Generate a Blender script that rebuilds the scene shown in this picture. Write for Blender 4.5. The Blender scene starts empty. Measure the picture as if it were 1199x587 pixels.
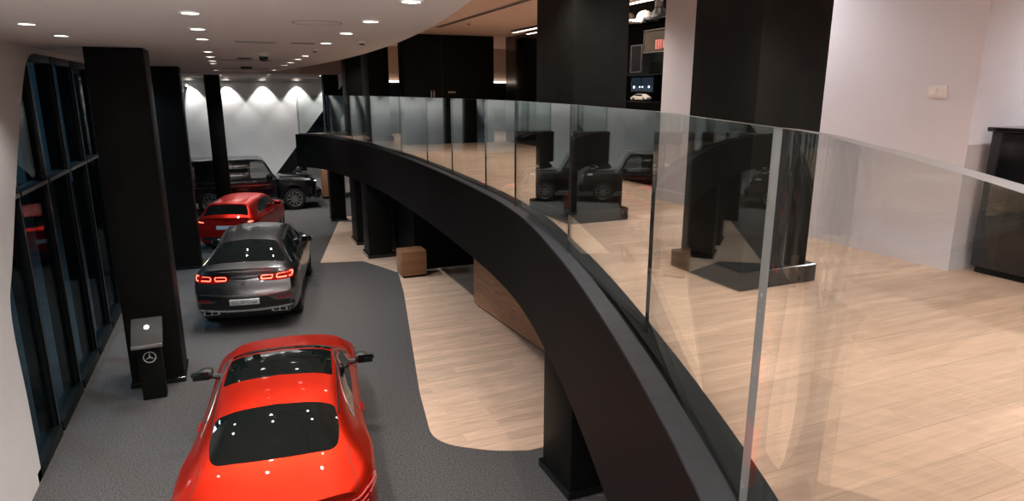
import bpy, bmesh, math, random
from mathutils import Vector, Matrix
from mathutils.bvhtree import BVHTree
from mathutils.geometry import delaunay_2d_cdt
random.seed(7)
S = bpy.context.scene
COL = S.collection
PI = math.pi
R = math.radians

# ------------------------------------------------------------------ materials
def mat(name, col, rough=.5, metal=0., coat=0., spec=.5, emit=None, es=0., coat_rough=.03):
    m = bpy.data.materials.new(name); m.use_nodes = True
    b = m.node_tree.nodes['Principled BSDF']
    b.inputs['Base Color'].default_value = (*col, 1)
    b.inputs['Roughness'].default_value = rough
    b.inputs['Metallic'].default_value = metal
    b.inputs['Coat Weight'].default_value = coat
    b.inputs['Coat Roughness'].default_value = coat_rough
    b.inputs['Specular IOR Level'].default_value = spec
    if emit:
        b.inputs['Emission Color'].default_value = (*emit, 1)
        b.inputs['Emission Strength'].default_value = es
    return m

def N(m, t, **kw):
    n = m.node_tree.nodes.new(t)
    for k, v in kw.items():
        if k in n.inputs: n.inputs[k].default_value = v
        else: setattr(n, k, v)
    return n

def noisy(m, scale=30., amt=.15, bump=0., bscale=None, rough_amt=0.):
    """small procedural variation of the base colour plus a fine bump"""
    L = m.node_tree.links; b = m.node_tree.nodes['Principled BSDF']
    c = tuple(b.inputs['Base Color'].default_value)
    tc = N(m, 'ShaderNodeTexCoord'); nz = N(m, 'ShaderNodeTexNoise', Scale=scale, Detail=5.)
    L.new(tc.outputs['Object'], nz.inputs['Vector'])
    rp = N(m, 'ShaderNodeValToRGB')
    rp.color_ramp.elements[0].position = .3; rp.color_ramp.elements[1].position = .7
    rp.color_ramp.elements[0].color = (c[0]*(1-amt), c[1]*(1-amt), c[2]*(1-amt), 1)
    rp.color_ramp.elements[1].color = (min(1, c[0]*(1+amt)), min(1, c[1]*(1+amt)), min(1, c[2]*(1+amt)), 1)
    L.new(nz.outputs['Fac'], rp.inputs['Fac']); L.new(rp.outputs['Color'], b.inputs['Base Color'])
    if bump:
        n2 = N(m, 'ShaderNodeTexNoise', Scale=bscale or scale*3, Detail=4.)
        L.new(tc.outputs['Object'], n2.inputs['Vector'])
        bp = N(m, 'ShaderNodeBump', Strength=bump, Distance=.01)
        L.new(n2.outputs['Fac'], bp.inputs['Height']); L.new(bp.outputs['Normal'], b.inputs['Normal'])
    return m

def wood(name, light, dark, plank=(1.5, .19), rough=.42, gloss_spec=.4, axis='XY'):
    m = mat(name, light, rough, spec=gloss_spec)
    L = m.node_tree.links; b = m.node_tree.nodes['Principled BSDF']
    tc = N(m, 'ShaderNodeTexCoord')
    src = tc.outputs['Object']
    if axis == 'YZ':                       # upright panel facing -X: planks run along Y
        mp0 = N(m, 'ShaderNodeMapping'); mp0.inputs['Rotation'].default_value = (PI/2, 0, PI/2)
        sx = N(m, 'ShaderNodeSeparateXYZ'); cx = N(m, 'ShaderNodeCombineXYZ')
        L.new(src, sx.inputs[0]); L.new(sx.outputs['Y'], cx.inputs['X']); L.new(sx.outputs['Z'], cx.inputs['Y'])
        src = cx.outputs[0]
    br = N(m, 'ShaderNodeTexBrick')
    br.offset = .37; br.offset_frequency = 2; br.squash = 1
    br.inputs['Color1'].default_value = (0, 0, 0, 1); br.inputs['Color2'].default_value = (1, 1, 1, 1)
    br.inputs['Mortar'].default_value = (.35, .35, .35, 1)
    br.inputs['Scale'].default_value = 1; br.inputs['Mortar Size'].default_value = .0012
    br.inputs['Mortar Smooth'].default_value = .3
    br.inputs['Brick Width'].default_value = plank[0]; br.inputs['Row Height'].default_value = plank[1]
    L.new(src, br.inputs['Vector'])
    # per-plank shift of the grain
    ad = N(m, 'ShaderNodeVectorMath', operation='MULTIPLY_ADD')
    ad.inputs[1].default_value = (7, 13, 5)
    L.new(br.outputs['Color'], ad.inputs[0]); L.new(src, ad.inputs[2])
    mp = N(m, 'ShaderNodeMapping'); mp.inputs['Scale'].default_value = (1.1, 9., 1.)
    L.new(ad.outputs[0], mp.inputs['Vector'])
    g1 = N(m, 'ShaderNodeTexNoise', Scale=1.6, Detail=7., Roughness=.62, Distortion=.5)
    L.new(mp.outputs[0], g1.inputs['Vector'])
    mp2 = N(m, 'ShaderNodeMapping'); mp2.inputs['Scale'].default_value = (3., 70., 1.)
    L.new(ad.outputs[0], mp2.inputs['Vector'])
    g2 = N(m, 'ShaderNodeTexNoise', Scale=1.3, Detail=3.)
    L.new(mp2.outputs[0], g2.inputs['Vector'])
    rp = N(m, 'ShaderNodeValToRGB')
    rp.color_ramp.elements[0].position = .33; rp.color_ramp.elements[1].position = .66
    rp.color_ramp.elements[0].color = (*dark, 1); rp.color_ramp.elements[1].color = (*light, 1)
    L.new(g1.outputs['Fac'], rp.inputs['Fac'])
    v = N(m, 'ShaderNodeHueSaturation')
    ma = N(m, 'ShaderNodeMath', operation='MULTIPLY_ADD'); ma.inputs[1].default_value = .26; ma.inputs[2].default_value = .74
    L.new(br.outputs['Color'], ma.inputs[0])
    mb = N(m, 'ShaderNodeMath', operation='MULTIPLY_ADD'); mb.inputs[1].default_value = .65; 
    L.new(g2.outputs['Fac'], mb.inputs[0]); L.new(ma.outputs[0], mb.inputs[2])
    L.new(mb.outputs[0], v.inputs['Value']); L.new(rp.outputs['Color'], v.inputs['Color'])
    mx = N(m, 'ShaderNodeMix', data_type='RGBA')
    mx.inputs[7].default_value = (dark[0]*.55, dark[1]*.55, dark[2]*.55, 1)
    L.new(br.outputs['Fac'], mx.inputs[0]); L.new(v.outputs['Color'], mx.inputs[6])
    L.new(mx.outputs[2], b.inputs['Base Color'])
    return m

def clear_glass(name, tint, f0=.04, wave=.0, k=1.):
    """clear see-through pane: Schlick mix of transparent and mirror, no refraction"""
    m = bpy.data.materials.new(name); m.use_nodes = True
    nt = m.node_tree; nt.nodes.clear(); L = nt.links
    out = N(m, 'ShaderNodeOutputMaterial'); tr = N(m, 'ShaderNodeBsdfTransparent'); gl = N(m, 'ShaderNodeBsdfGlossy', Roughness=0.)
    tr.inputs['Color'].default_value = (*tint, 1)
    gl.inputs['Color'].default_value = (.95, 1, .98, 1)
    ge = N(m, 'ShaderNodeNewGeometry'); d = N(m, 'ShaderNodeVectorMath', operation='DOT_PRODUCT')
    L.new(ge.outputs['Normal'], d.inputs[0]); L.new(ge.outputs['Incoming'], d.inputs[1])
    ab = N(m, 'ShaderNodeMath', operation='ABSOLUTE'); L.new(d.outputs['Value'], ab.inputs[0])
    om = N(m, 'ShaderNodeMath', operation='SUBTRACT'); om.inputs[0].default_value = 1; L.new(ab.outputs[0], om.inputs[1])
    pw = N(m, 'ShaderNodeMath', operation='POWER'); pw.inputs[1].default_value = 5; L.new(om.outputs[0], pw.inputs[0])
    ma = N(m, 'ShaderNodeMath', operation='MULTIPLY_ADD'); ma.inputs[1].default_value = k*(1-f0); ma.inputs[2].default_value = k*f0
    L.new(pw.outputs[0], ma.inputs[0])
    mx = N(m, 'ShaderNodeMixShader'); L.new(ma.outputs[0], mx.inputs[0]); L.new(tr.outputs[0], mx.inputs[1]); L.new(gl.outputs[0], mx.inputs[2])
    if wave:
        tc = N(m, 'ShaderNodeTexCoord'); nz = N(m, 'ShaderNodeTexNoise', Scale=1.3, Detail=1.)
        L.new(tc.outputs['Object'], nz.inputs['Vector'])
        bp = N(m, 'ShaderNodeBump', Strength=wave, Distance=.02); L.new(nz.outputs['Fac'], bp.inputs['Height'])
        L.new(bp.outputs['Normal'], gl.inputs['Normal'])
    L.new(mx.outputs[0], out.inputs[0])
    return m

M = dict(
    carpet=noisy(mat('charcoal carpet', (.088, .086, .088), .95, spec=.1), 45, .45, .6, 260),
    wood=wood('pale oak plank', (.60, .442, .342), (.455, .318, .235)),
    woodp=wood('brown oak panel', (.30, .155, .085), (.19, .09, .045), (1.9, .4), axis='YZ'),
    white=noisy(mat('white wall paint', (.80, .795, .80), .6), 4, .015),
    whitec=noisy(mat('cool-lit white wall paint', (.68, .68, .75), .6), 4, .015),  # cool light on the upper wall put into the paint colour
    ceil=noisy(mat('ceiling paint', (.80, .745, .72), .7, spec=.2), 3, .015),
    ceilw=noisy(mat('warm ceiling paint', (.68, .53, .45), .7, spec=.2), 3, .015),
    pink=noisy(mat('beige wall paint', (.55, .43, .36), .7), 3, .02),
    black=noisy(mat('black column paint', (.0088, .0094, .0088), .5, spec=.10), 8, .15),
    blackm=noisy(mat('matt black paint', (.0030, .0045, .0044), .6, spec=.15), 8, .15),
    gloss=mat('gloss black', (.006, .007, .008), .12, spec=.6),
    frame=noisy(mat('dark window metal', (.006, .009, .010), .4, spec=.15), 20, .1),
    ledge=noisy(mat('blue-sheen black ledge', (.022, .027, .036), .55), 14, .2),  # black ledge, its bluish reflected light put into the colour
    strip=mat('grey light-line strip', (.30, .32, .33), .35, metal=.6),  # pale tone for light lines painted on mullions and transoms
    slotg=mat('grey slot metal', (.30, .27, .25), .5),
    grout=mat('charcoal grey paint', (.05, .05, .05), .5),
    glass=clear_glass('balustrade glass', (.955, .975, .968), .043, .012),
    pane=clear_glass('window glass', (.75, .84, .88), .05, k=.22),
    edge=mat('light-catching glass edge', (.22, .245, .26), .4, spec=.5),  # paler tone stands in for light caught by the polished edges
    edged=mat('dark glass edge', (.012, .02, .02), .15, spec=.5),
    chrome=mat('chrome', (.75, .76, .77), .12, metal=1),
    steel=mat('satin steel', (.5, .5, .5), .35, metal=1),
    lamp=mat('lamp lens', (1, 1, 1), .4, emit=(1, .94, .86), es=14),
    led=mat('warm light strip', (1, 1, 1), .4, emit=(1, .82, .66), es=3.2),
    trim=mat('white lamp trim', (.8, .78, .76), .4),
    red=mat('red metallic paint', (.62, .022, .005), .42, metal=.85, coat=.3, spec=.3),
    redd=mat('deep red paint', (.60, .014, .008), .40, metal=.8, coat=.4, spec=.3),
    grey=mat('graphite metallic paint', (.22, .225, .24), .28, metal=1., coat=.5),
    ink=mat('black car paint', (.003, .004, .006), .2, coat=.8, spec=.2),
    tint=mat('tinted car glass', (.004, .006, .006), .03, spec=.6),
    cabin=mat('grey-sheen car glass', (.10, .11, .11), .05, spec=.7),  # grey reflection in the front glass put into its colour
    rub=noisy(mat('black rubber', (.012, .012, .012), .8), 40, .2),
    plas=mat('black plastic', (.012, .012, .013), .45),
    rim=mat('alloy', (.5, .51, .52), .28, metal=1),
    rimd=mat('dark alloy', (.06, .062, .065), .3, metal=.9),
    lens=mat('red lamp lens', (.30, .004, .006), .08, coat=1),
    glow=mat('lit tail lamp', (.9, .1, .06), .3, emit=(1, .13, .07), es=3.4),
    lensl=mat('pale red lamp sheen', (.75, .16, .13), .15, coat=1),  # pinkish reflection on an unlit lens, put into the colour
    glow2=mat('soft lit lamp strip', (.9, .12, .08), .3, emit=(1, .10, .06), es=.9),
    plate=noisy(mat('number plate white', (.62, .66, .69), .35), 20, .05),
    plated=mat('plate lettering', (.03, .04, .05), .5),
    head=mat('headlamp glass', (.55, .6, .65), .08, spec=.8),
    hatw=noisy(mat('white cotton', (.78, .72, .64), .9), 60, .05, .3),
    hatd=noisy(mat('dark cotton', (.07, .045, .035), .9), 60, .2, .3),
    hatb=noisy(mat('navy cotton', (.08, .082, .095), .9), 60, .2, .3),
    print_=noisy(mat('brown print', (.035, .026, .018), .5), 9, .35),
    pinkp=noisy(mat('rose print', (.55, .18, .16), .5), 40, .3),
    screen=mat('blue screen', (.02, .03, .05), .3, emit=(.10, .20, .34), es=.07),
    dots=mat('screen lights', (1, 1, 1), .3, emit=(.6, .85, 1), es=4.),
    ground=noisy(mat('night paving', (.03, .032, .035), .9), 3, .3),
    toy=mat('white toy paint', (.62, .58, .52), .3, coat=.5),
)

# ------------------------------------------------------------------ object helpers
def link(name, me, parent=None):
    o = bpy.data.objects.new(name, me); COL.objects.link(o)
    if parent: o.parent = parent
    return o

def finish(me, angle=35):
    me.polygons.foreach_set('use_smooth', [True]*len(me.polygons))
    me.set_sharp_from_angle(angle=R(angle)); me.update()

def build(name, bm, mats, parent=None, angle=35, recalc=True):
    if recalc: bmesh.ops.recalc_face_normals(bm, faces=bm.faces)
    me = bpy.data.meshes.new(name); bm.to_mesh(me); bm.free()
    for m in (mats if isinstance(mats, (list, tuple)) else [mats]): me.materials.append(m)
    finish(me, angle)
    return link(name, me, parent)

def tag(o, label=None, cat=None, group=None, kind=None):
    if label: o['label'] = label
    if cat: o['category'] = cat
    if group: o['group'] = group
    if kind: o['kind'] = kind
    return o

def empty(name, loc=(0, 0, 0), rz=0):
    o = bpy.data.objects.new(name, None); COL.objects.link(o)
    o.location = loc; o.rotation_euler = (0, 0, rz); o.empty_display_size = .2
    return o

def copy_tree(o, parent=None):
    c = o.copy(); COL.objects.link(c)
    if parent: c.parent = parent
    for ch in list(o.children): copy_tree(ch, c)
    return c

def bx(bm, x0, x1, y0, y1, z0, z1, bev=0., seg=2, mi=0):
    vs = [bm.verts.new((x, y, z)) for x in (x0, x1) for y in (y0, y1) for z in (z0, z1)]
    fs = [bm.faces.new([vs[i] for i in q]) for q in
          ((0, 1, 3, 2), (4, 6, 7, 5), (0, 4, 5, 1), (2, 3, 7, 6), (0, 2, 6, 4), (1, 5, 7, 3))]
    for f in fs: f.material_index = mi
    if bev:
        es = list({e for f in fs for e in f.edges})
        bmesh.ops.bevel(bm, geom=es, offset=bev, segments=seg, affect='EDGES', profile=.5)
    return vs

def prism(bm, pts, lo, hi, axis='z', mi=0, bev=0.):
    """pts: 2D outline; axis z -> (x,y), x -> (y,z), y -> (x,z)"""
    def P(p, h):
        return (p[0], p[1], h) if axis == 'z' else (h, p[0], p[1]) if axis == 'x' else (p[0], h, p[1])
    a = [bm.verts.new(P(p, lo)) for p in pts]; b = [bm.verts.new(P(p, hi)) for p in pts]
    n = len(pts)
    fs = [bm.faces.new(a[::-1]), bm.faces.new(b)]
    fs += [bm.faces.new((a[i], a[(i+1) % n], b[(i+1) % n], b[i])) for i in range(n)]
    for f in fs: f.material_index = mi
    if bev:
        es = list(set(fs[0].edges) | set(fs[1].edges))
        bmesh.ops.bevel(bm, geom=es, offset=bev, segments=2, affect='EDGES')
    return fs

def lathe(bm, prof, n=32, axis='z', c=(0, 0, 0), mi=0, closed=False):
    """prof: list of (radius, height)"""
    rings = []
    for r, h in prof:
        ring = []
        for k in range(n):
            a = 2*PI*k/n; p = (r*math.cos(a), r*math.sin(a))
            q = (p[0], p[1], h) if axis == 'z' else (p[0], h, p[1]) if axis == 'y' else (h, p[0], p[1])
            ring.append(bm.verts.new((c[0]+q[0], c[1]+q[1], c[2]+q[2])))
        rings.append(ring)
    for i in range(len(rings)-1 + (1 if closed else 0)):
        A, B = rings[i], rings[(i+1) % len(rings)]
        for k in range(n):
            f = bm.faces.new((A[k], A[(k+1) % n], B[(k+1) % n], B[k])); f.material_index = mi
    if not closed:
        for ring in (rings[0], rings[-1]):
            try: bm.faces.new(ring).material_index = mi
            except ValueError: pass

def tube(bm, pts, r, n=8, mi=0, closed=False):
    pts = [Vector(p) for p in pts]; rings = []
    for i, p in enumerate(pts):
        a = pts[i-1] if (i or closed) else p; b = pts[(i+1) % len(pts)] if (i < len(pts)-1 or closed) else p
        t = (b-a).normalized(); u = t.cross(Vector((0, 0, 1)))
        if u.length < 1e-3: u = t.cross(Vector((1, 0, 0)))
        u.normalize(); v = t.cross(u)
        rr = r[i] if isinstance(r, (list, tuple)) else r
        rings.append([bm.verts.new(p+rr*(math.cos(2*PI*k/n)*u+math.sin(2*PI*k/n)*v)) for k in range(n)])
    m = len(rings)
    for i in range(m if closed else m-1):
        A, B = rings[i], rings[(i+1) % m]
        for k in range(n): bm.faces.new((A[k], A[(k+1) % n], B[(k+1) % n], B[k])).material_index = mi
    if not closed:
        bm.faces.new(rings[0]); bm.faces.new(rings[-1])

def pchip(xs, ys):
    n = len(xs); h = [xs[i+1]-xs[i] for i in range(n-1)]; d = [(ys[i+1]-ys[i])/h[i] for i in range(n-1)]
    m = [0]*n; m[0] = d[0]; m[-1] = d[-1]
    for i in range(1, n-1):
        if d[i-1]*d[i] > 0:
            w1, w2 = 2*h[i]+h[i-1], h[i]+2*h[i-1]; m[i] = (w1+w2)/(w1/d[i-1]+w2/d[i])
    def f(x):
        x = min(max(x, xs[0]), xs[-1]); i = 0
        while i < n-2 and x > xs[i+1]: i += 1
        t = (x-xs[i])/h[i]
        return ((1+2*t)*(1-t)**2*ys[i] + t*(1-t)**2*h[i]*m[i] + t*t*(3-2*t)*ys[i+1] + t*t*(t-1)*h[i]*m[i+1])
    return f

def catmull(pts, n=10):
    out = []; P = [Vector(p) for p in pts]; P = [2*P[0]-P[1]] + P + [2*P[-1]-P[-2]]
    for i in range(1, len(P)-2):
        for k in range(n):
            t = k/n; a, b, c, d = P[i-1:i+3]
            out.append(.5*((2*b)+(-a+c)*t+(2*a-5*b+4*c-d)*t*t+(-a+3*b-3*c+d)*t**3))
    out.append(P[-2]); return out

def offset_curve(C, d):
    """shift a plan curve sideways, to the right of its direction for d > 0"""
    out = []
    for i, p in enumerate(C):
        a = C[max(0, i-1)]; b = C[min(len(C)-1, i+1)]; t = (b-a); L = math.hypot(t.x, t.y)
        out.append(Vector((p.x+d*t.y/L, p.y-d*t.x/L)))
    return out

def roundpoly(pts, r, n=5):
    out = []; m = len(pts)
    for i in range(m):
        p0, p, p1 = Vector(pts[i-1]), Vector(pts[i]), Vector(pts[(i+1) % m])
        rr = r[i] if isinstance(r, (list, tuple)) else r
        a = p0-p; b = p1-p; k = min(rr, a.length*.48, b.length*.48)
        A = p+a.normalized()*k; B = p+b.normalized()*k
        for j in range(n+1):
            t = j/n; out.append((1-t)**2*A+2*t*(1-t)*p+t*t*B)
    return out

# ------------------------------------------------------------------ camera
cam = bpy.data.cameras.new('camera'); co = bpy.data.objects.new('camera', cam); COL.objects.link(co)
co.location = (0, 0, 4.4); co.rotation_euler = (PI/2-R(13.682), 0, -R(23.099))
cam.sensor_fit = 'HORIZONTAL'; cam.sensor_width = 36; cam.lens = 36*762/1199; cam.clip_start = .02
S.camera = co

# ------------------------------------------------------------------ the building
ZM, ZS, ZC, ZC2 = 3.1, 2.08, 5.0, 5.8          # upper floor, underside of its slab, hall ceiling, upper ceiling
YB = 29.8; XW = -2.45; XR = 9.2

def struct(name, bm, m, label=None, parent=None, angle=35):
    o = build(name, bm, m, parent, angle)
    if not parent: o['kind'] = 'structure'
    if label: o['label'] = label
    return o

bm = bmesh.new(); bx(bm, -2.6, XR, -3.2, YB+.2, -.2, 0); struct('floor', bm, M['carpet'], 'dark grey carpet floor of the car hall')
bm = bmesh.new(); bx(bm, -14, -2.62, -3, 40, -.3, -.1); struct('ground_exterior', bm, M['ground'], 'dark paving outside the windows')
# pale wood floor inlay with its rounded corner
wp = [(1.87, 17.33), (2.95, 17.08), (3.55, 15.6), (3.27, 13.9), (2.52, 10.15), (2.26, 8.85)]
wp += [tuple(p) for p in roundpoly([(2.26, 8.85), (2.03, 7.35), (2.7, 6.86), (3.1, 6.71)], .75, 8)[9:27]]
wp += [(3.1, 6.71), (5.6, 6.7), (5.6, 24.0), (3.37, 23.7)]
bm = bmesh.new(); prism(bm, wp, .0005, .006); struct('floor_wood', bm, M['wood'], 'pale wood floor inlay with a rounded corner')

# edge of the upper floor: the glass stands on this plan curve
edge_pts = [(-2.38, -1.95), (-1.0, -1.13), (-.25, -.58), (.30, -.08), (.70, .36), (1.06, .83), (1.40, 1.38), (1.94, 2.8), (2.53, 4.7), (3.02, 6.9), (3.26, 9.91),
            (3.35, 13.25), (3.29, 16.35), (2.78, 20.42), (2.01, 22.08)]
EC = catmull([(x, y, 0) for x, y in edge_pts], 14)
EC = [Vector((p.x, p.y)) for p in EC]
outer = offset_curve(EC, -.13)
slab = [(p.x, p.y) for p in outer] + [(2.05, 22.3), (3.2, 22.95), (XR, 22.95), (XR, -3.19), (-2.39, -3.19)]
bm = bmesh.new(); prism(bm, slab, ZS, ZM-.012); struct('floor_slab', bm, M['blackm'], 'curved black edge of the upper floor')
inner = offset_curve(EC, .11)
wf = [(p.x, p.y) for p in inner] + [(3.2, 22.8), (XR, 22.85), (XR, -3.19), (-2.37, -3.19)]
bm = bmesh.new(); prism(bm, wf, ZM-.012, ZM); struct('floor_upper', bm, M['wood'], 'pale wood plank floor of the upper level')
# black ledge outside the glass, bluish reflected light put into its colour
bm = bmesh.new(); o1 = offset_curve(EC, -.128); o2 = offset_curve(EC, -.014)
prism(bm, [(p.x, p.y) for p in o1]+[(p.x, p.y) for p in reversed(o2)], ZM-.012, ZM+.004); struct('trim_1', bm, M['ledge'], 'blue-sheen black ledge outside the glass balustrade')

# ceilings
cedge = [(.3, -3.2), (.75, .2), (1.22, 2.4), (1.57, 4.37), (1.70, 5.2), (1.87, 6.5), (2.04, 8.69), (2.10, 11.51), (2.0, 14.35), (1.68, 18.25), (.95, 22.5)]
CE = catmull([(x, y, 0) for x, y in cedge], 10)
bm = bmesh.new(); prism(bm, [(p.x, p.y) for p in CE]+[(-2.7, 22.5), (-2.7, -3.2)], ZC, ZC2+.14); struct('ceiling', bm, M['ceil'], 'pale ceiling over the car hall with a curved edge')
bm = bmesh.new(); bx(bm, -2.7, XR, 22.5, YB+.2, 4.97, ZC2+.15); struct('ceiling_back', bm, M['ceil'], 'lower ceiling at the far end of the hall')
bm = bmesh.new(); prism(bm, [(p.x+.001, p.y) for p in CE]+[(XR, 22.5), (XR, -3.2)], ZC2, ZC2+.15); struct('ceiling_upper', bm, M['ceilw'], 'raised warm ceiling over the upper level')
bm = bmesh.new(); bx(bm, -2.44, XR, YB-.14, YB, 4.86, 4.97); struct('trim_2', bm, M['ceil'], 'cornice along the far white wall')
bm = bmesh.new(); bx(bm, 2.2, XR, 22.42, 22.5, 4.98, ZC2, 0); struct('wall_bulkhead', bm, M['ceilw'])

# walls
bm = bmesh.new(); bx(bm, -2.6, XR, YB, YB+.2, 0, 4.97); struct('wall_back', bm, M['white'], 'far white wall with pools of light')
bm = bmesh.new(); bx(bm, -2.6, XR, -3.4, -3.2, 0, ZC2+.1); struct('wall_front', bm, M['white'])
bm = bmesh.new(); bx(bm, XR, XR+.2, -3.2, YB+.2, 0, ZC2+.1); struct('wall_far_right', bm, M['blackm'])
# near left wall: its end sweeps forward under the ceiling
we = [(p.x, p.y) for p in catmull([(8.40, 0, 0), (8.40, 1.0, 0), (8.40, 2.03, 0), (8.80, 2.59, 0), (9.93, 3.97, 0), (10.72, 4.75, 0), (11.3, 4.93, 0), (12.2, 4.995, 0)], 10)]
bm = bmesh.new(); prism(bm, [(-3.2, 0)]+we+[(-3.2, 4.998)], -2.56, -2.40, 'x'); struct('wall_left', bm, M['white'], 'white near left wall with a curved end')
bm = bmesh.new(); bx(bm, 4.85, XR, 3.05, 6.75, ZM, ZC2); struct('wall_right', bm, M['whitec'], 'white wall behind the black columns of the upper level')
bm = bmesh.new(); bx(bm, 4.835, XR, 3.035, 3.049, ZM, ZM+.13); bx(bm, 4.835, 4.849, 3.05, 6.765, ZM, ZM+.13)
struct('baseboard_right', bm, M['whitec'], 'white baseboard along the white upper wall')
bm = bmesh.new(); bx(bm, 5.65, 5.8, -3.2, 25, 0, ZS); bx(bm, 4.22, 5.65, 15.6, 15.75, 0, ZS); bx(bm, 4.0, 4.2, 15.6, 22.5, 0, ZS); bx(bm, -2.4, 5.65, -2.95, -2.8, 0, ZS); struct('wall_under', bm, M['blackm'], 'black wall under the upper floor')
# far end of the upper level: beige band above dark glazing
bm = bmesh.new(); bx(bm, 4.2, XR, 21.0, 21.15, 4.78, ZC2); struct('wall_upper_back', bm, M['pink'], 'beige band high on the far wall of the upper level')
bm = bmesh.new(); bx(bm, 4.25, XR, 20.93, 20.998, 4.70, 4.76); struct('trim_3', bm, M['led'], 'lit strip under the beige band')
bm = bmesh.new(); bx(bm, 4.2, XR, 21.0, 21.15, ZM, 4.70); struct('wall_upper_dark', bm, M['gloss'])

# glazing on the left: mullioned bays, each a window
mull = [8.2, 9.55, 10.94, 12.35, 13.76, 15.17, 16.58, 17.99, 19.4, 20.81, 22.22, 23.63, 25.04, 26.45, 27.86, 29.7]
for i in range(len(mull)-1):
    y0, y1 = mull[i], mull[i+1]
    bm = bmesh.new()
    bx(bm, -2.66, -2.43, y1-.035, y1+.035, 0, 4.93, .004)          # deep mullion
    bx(bm, -2.60, -2.40, y0+.05, y1-.05, 0, .14, .004)           # sill
    bx(bm, -2.60, -2.41, y0+.05, y1-.05, 3.165, 3.215, .004)       # transom
    bx(bm, -2.60, -2.44, y0+.05, y1-.05, 4.82, 4.93, .004)       # head
    bx(bm, -2.52, -2.46, y0+.05, y0+.11, .14, 4.82); bx(bm, -2.52, -2.46, y1-.11, y1-.05, .14, 4.82)
    bx(bm, -2.428, -2.424, y1-.035, y1-.024, .14, 4.82, mi=1)      # thin pale strip painting the light line on the mullion edge
    bx(bm, -2.412, -2.405, y0+.05, y1-.05, 3.168, 3.212, mi=1)  # pale strip painting the reflected light line on the transom
    w = build('window_%d' % (i+1), bm, [M['frame'], M['strip']]); tag(w, kind='structure')
    bm = bmesh.new(); bx(bm, -2.50, -2.485, y0+.11, y1-.11, .14, 3.165); bx(bm, -2.50, -2.485, y0+.11, y1-.11, 3.215, 4.82)
    build('pane', bm, M['pane'], w)
bm = bmesh.new(); bx(bm, -2.6, -2.41, 8.2, YB, 4.93, 5.0); struct('trim_4', bm, M['ceil'], 'pale strip above the windows')

# ------------------------------------------------------------------ columns
def column(x0, x1, y0, y1, z0, z1, label, pl=.05, ph=.13, plinth=True, m='black'):
    bm = bmesh.new(); bx(bm, x0, x1, y0, y1, z0, z1-.002, .012, 2)
    o = build('column', bm, M[m]); tag(o, label, 'column', kind='structure')
    if plinth:
        bm = bmesh.new(); bx(bm, x0-pl, x1+pl, y0-pl, y1+pl, z0+.001, z0+ph, .006, 1); build('plinth', bm, M['gloss'], o)
    return o
column(-1.73, -1.01, 10.68, 11.40, 0, ZC, 'black square column by the windows, nearest the camera, behind the pedestal', .02, .08)
column(-1.70, -1.00, 18.0, 18.72, 0, ZC, 'second black square column by the windows, beside the grey car', .02, .08)
column(-.66, -.17, 24.9, 25.38, 0, 4.97, 'slim dark column standing in front of the black off-road car', .01, .06)
ups = [(3.08, 3.66, 3.28, 3.94, 'black square column with plinth on the upper floor, nearest the camera'),
       (3.10, 3.70, 5.74, 6.60, 'black square column with plinth on the upper floor, second from the camera'),
       (3.50, 4.05, 17.9, 18.9, 'black column on the upper floor, left of the black partition'),
       (3.32, 3.95, 20.5, 21.2, 'black column on the upper floor near its far end')]
for x0, x1, y0, y1, l in ups:
    column(x0, x1, y0, y1, ZM, ZC2, l)
lows = [(3.1, 3.7, 5.62, 6.32, 'black column under the upper floor, at the front of the wood floor'),
        (3.1, 3.7, 3.2, 3.9, 'black column under the upper floor, nearest the camera'),
        (3.16, 3.8, 17.25, 18.0, 'black column under the upper floor, beyond the wood counter'),
        (3.16, 3.8, 19.0, 19.9, 'black column under the upper floor, at the edge of the far wood floor')]
for x0, x1, y0, y1, l in lows: column(x0, x1, y0, y1, .006 if y0 > 7 else 0, ZS, l, .04, .10)
column(3.0, 3.5, 23.1, 23.6, 0, 4.97, 'black column just past the far end of the upper floor', .02, .08)

# black partition on the upper level
bm = bmesh.new(); bx(bm, 4.07, 6.48, 16.4, 16.9, ZM, ZC2-.002, .01)
pt = build('wall_partition', bm, M['blackm']); tag(pt, 'black partition across the upper level with two small pulls', kind='structure')
for k in range(2):
    bm = bmesh.new(); bx(bm, 4.76+.07*k, 4.785+.07*k, 16.37, 16.4, 4.28, 4.44, .004); build('pull_handle', bm, M['steel'], pt)
bm = bmesh.new(); bx(bm, 5.22, 5.42, 16.37, 16.4, 4.38, 4.42, .005); build('pull_handle', bm, M['steel'], pt)
bm = bmesh.new(); bx(bm, 5.06, 5.066, 16.396, 16.4, ZM, ZC2-.1); build('door_joint', bm, M['grout'], pt)

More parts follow.
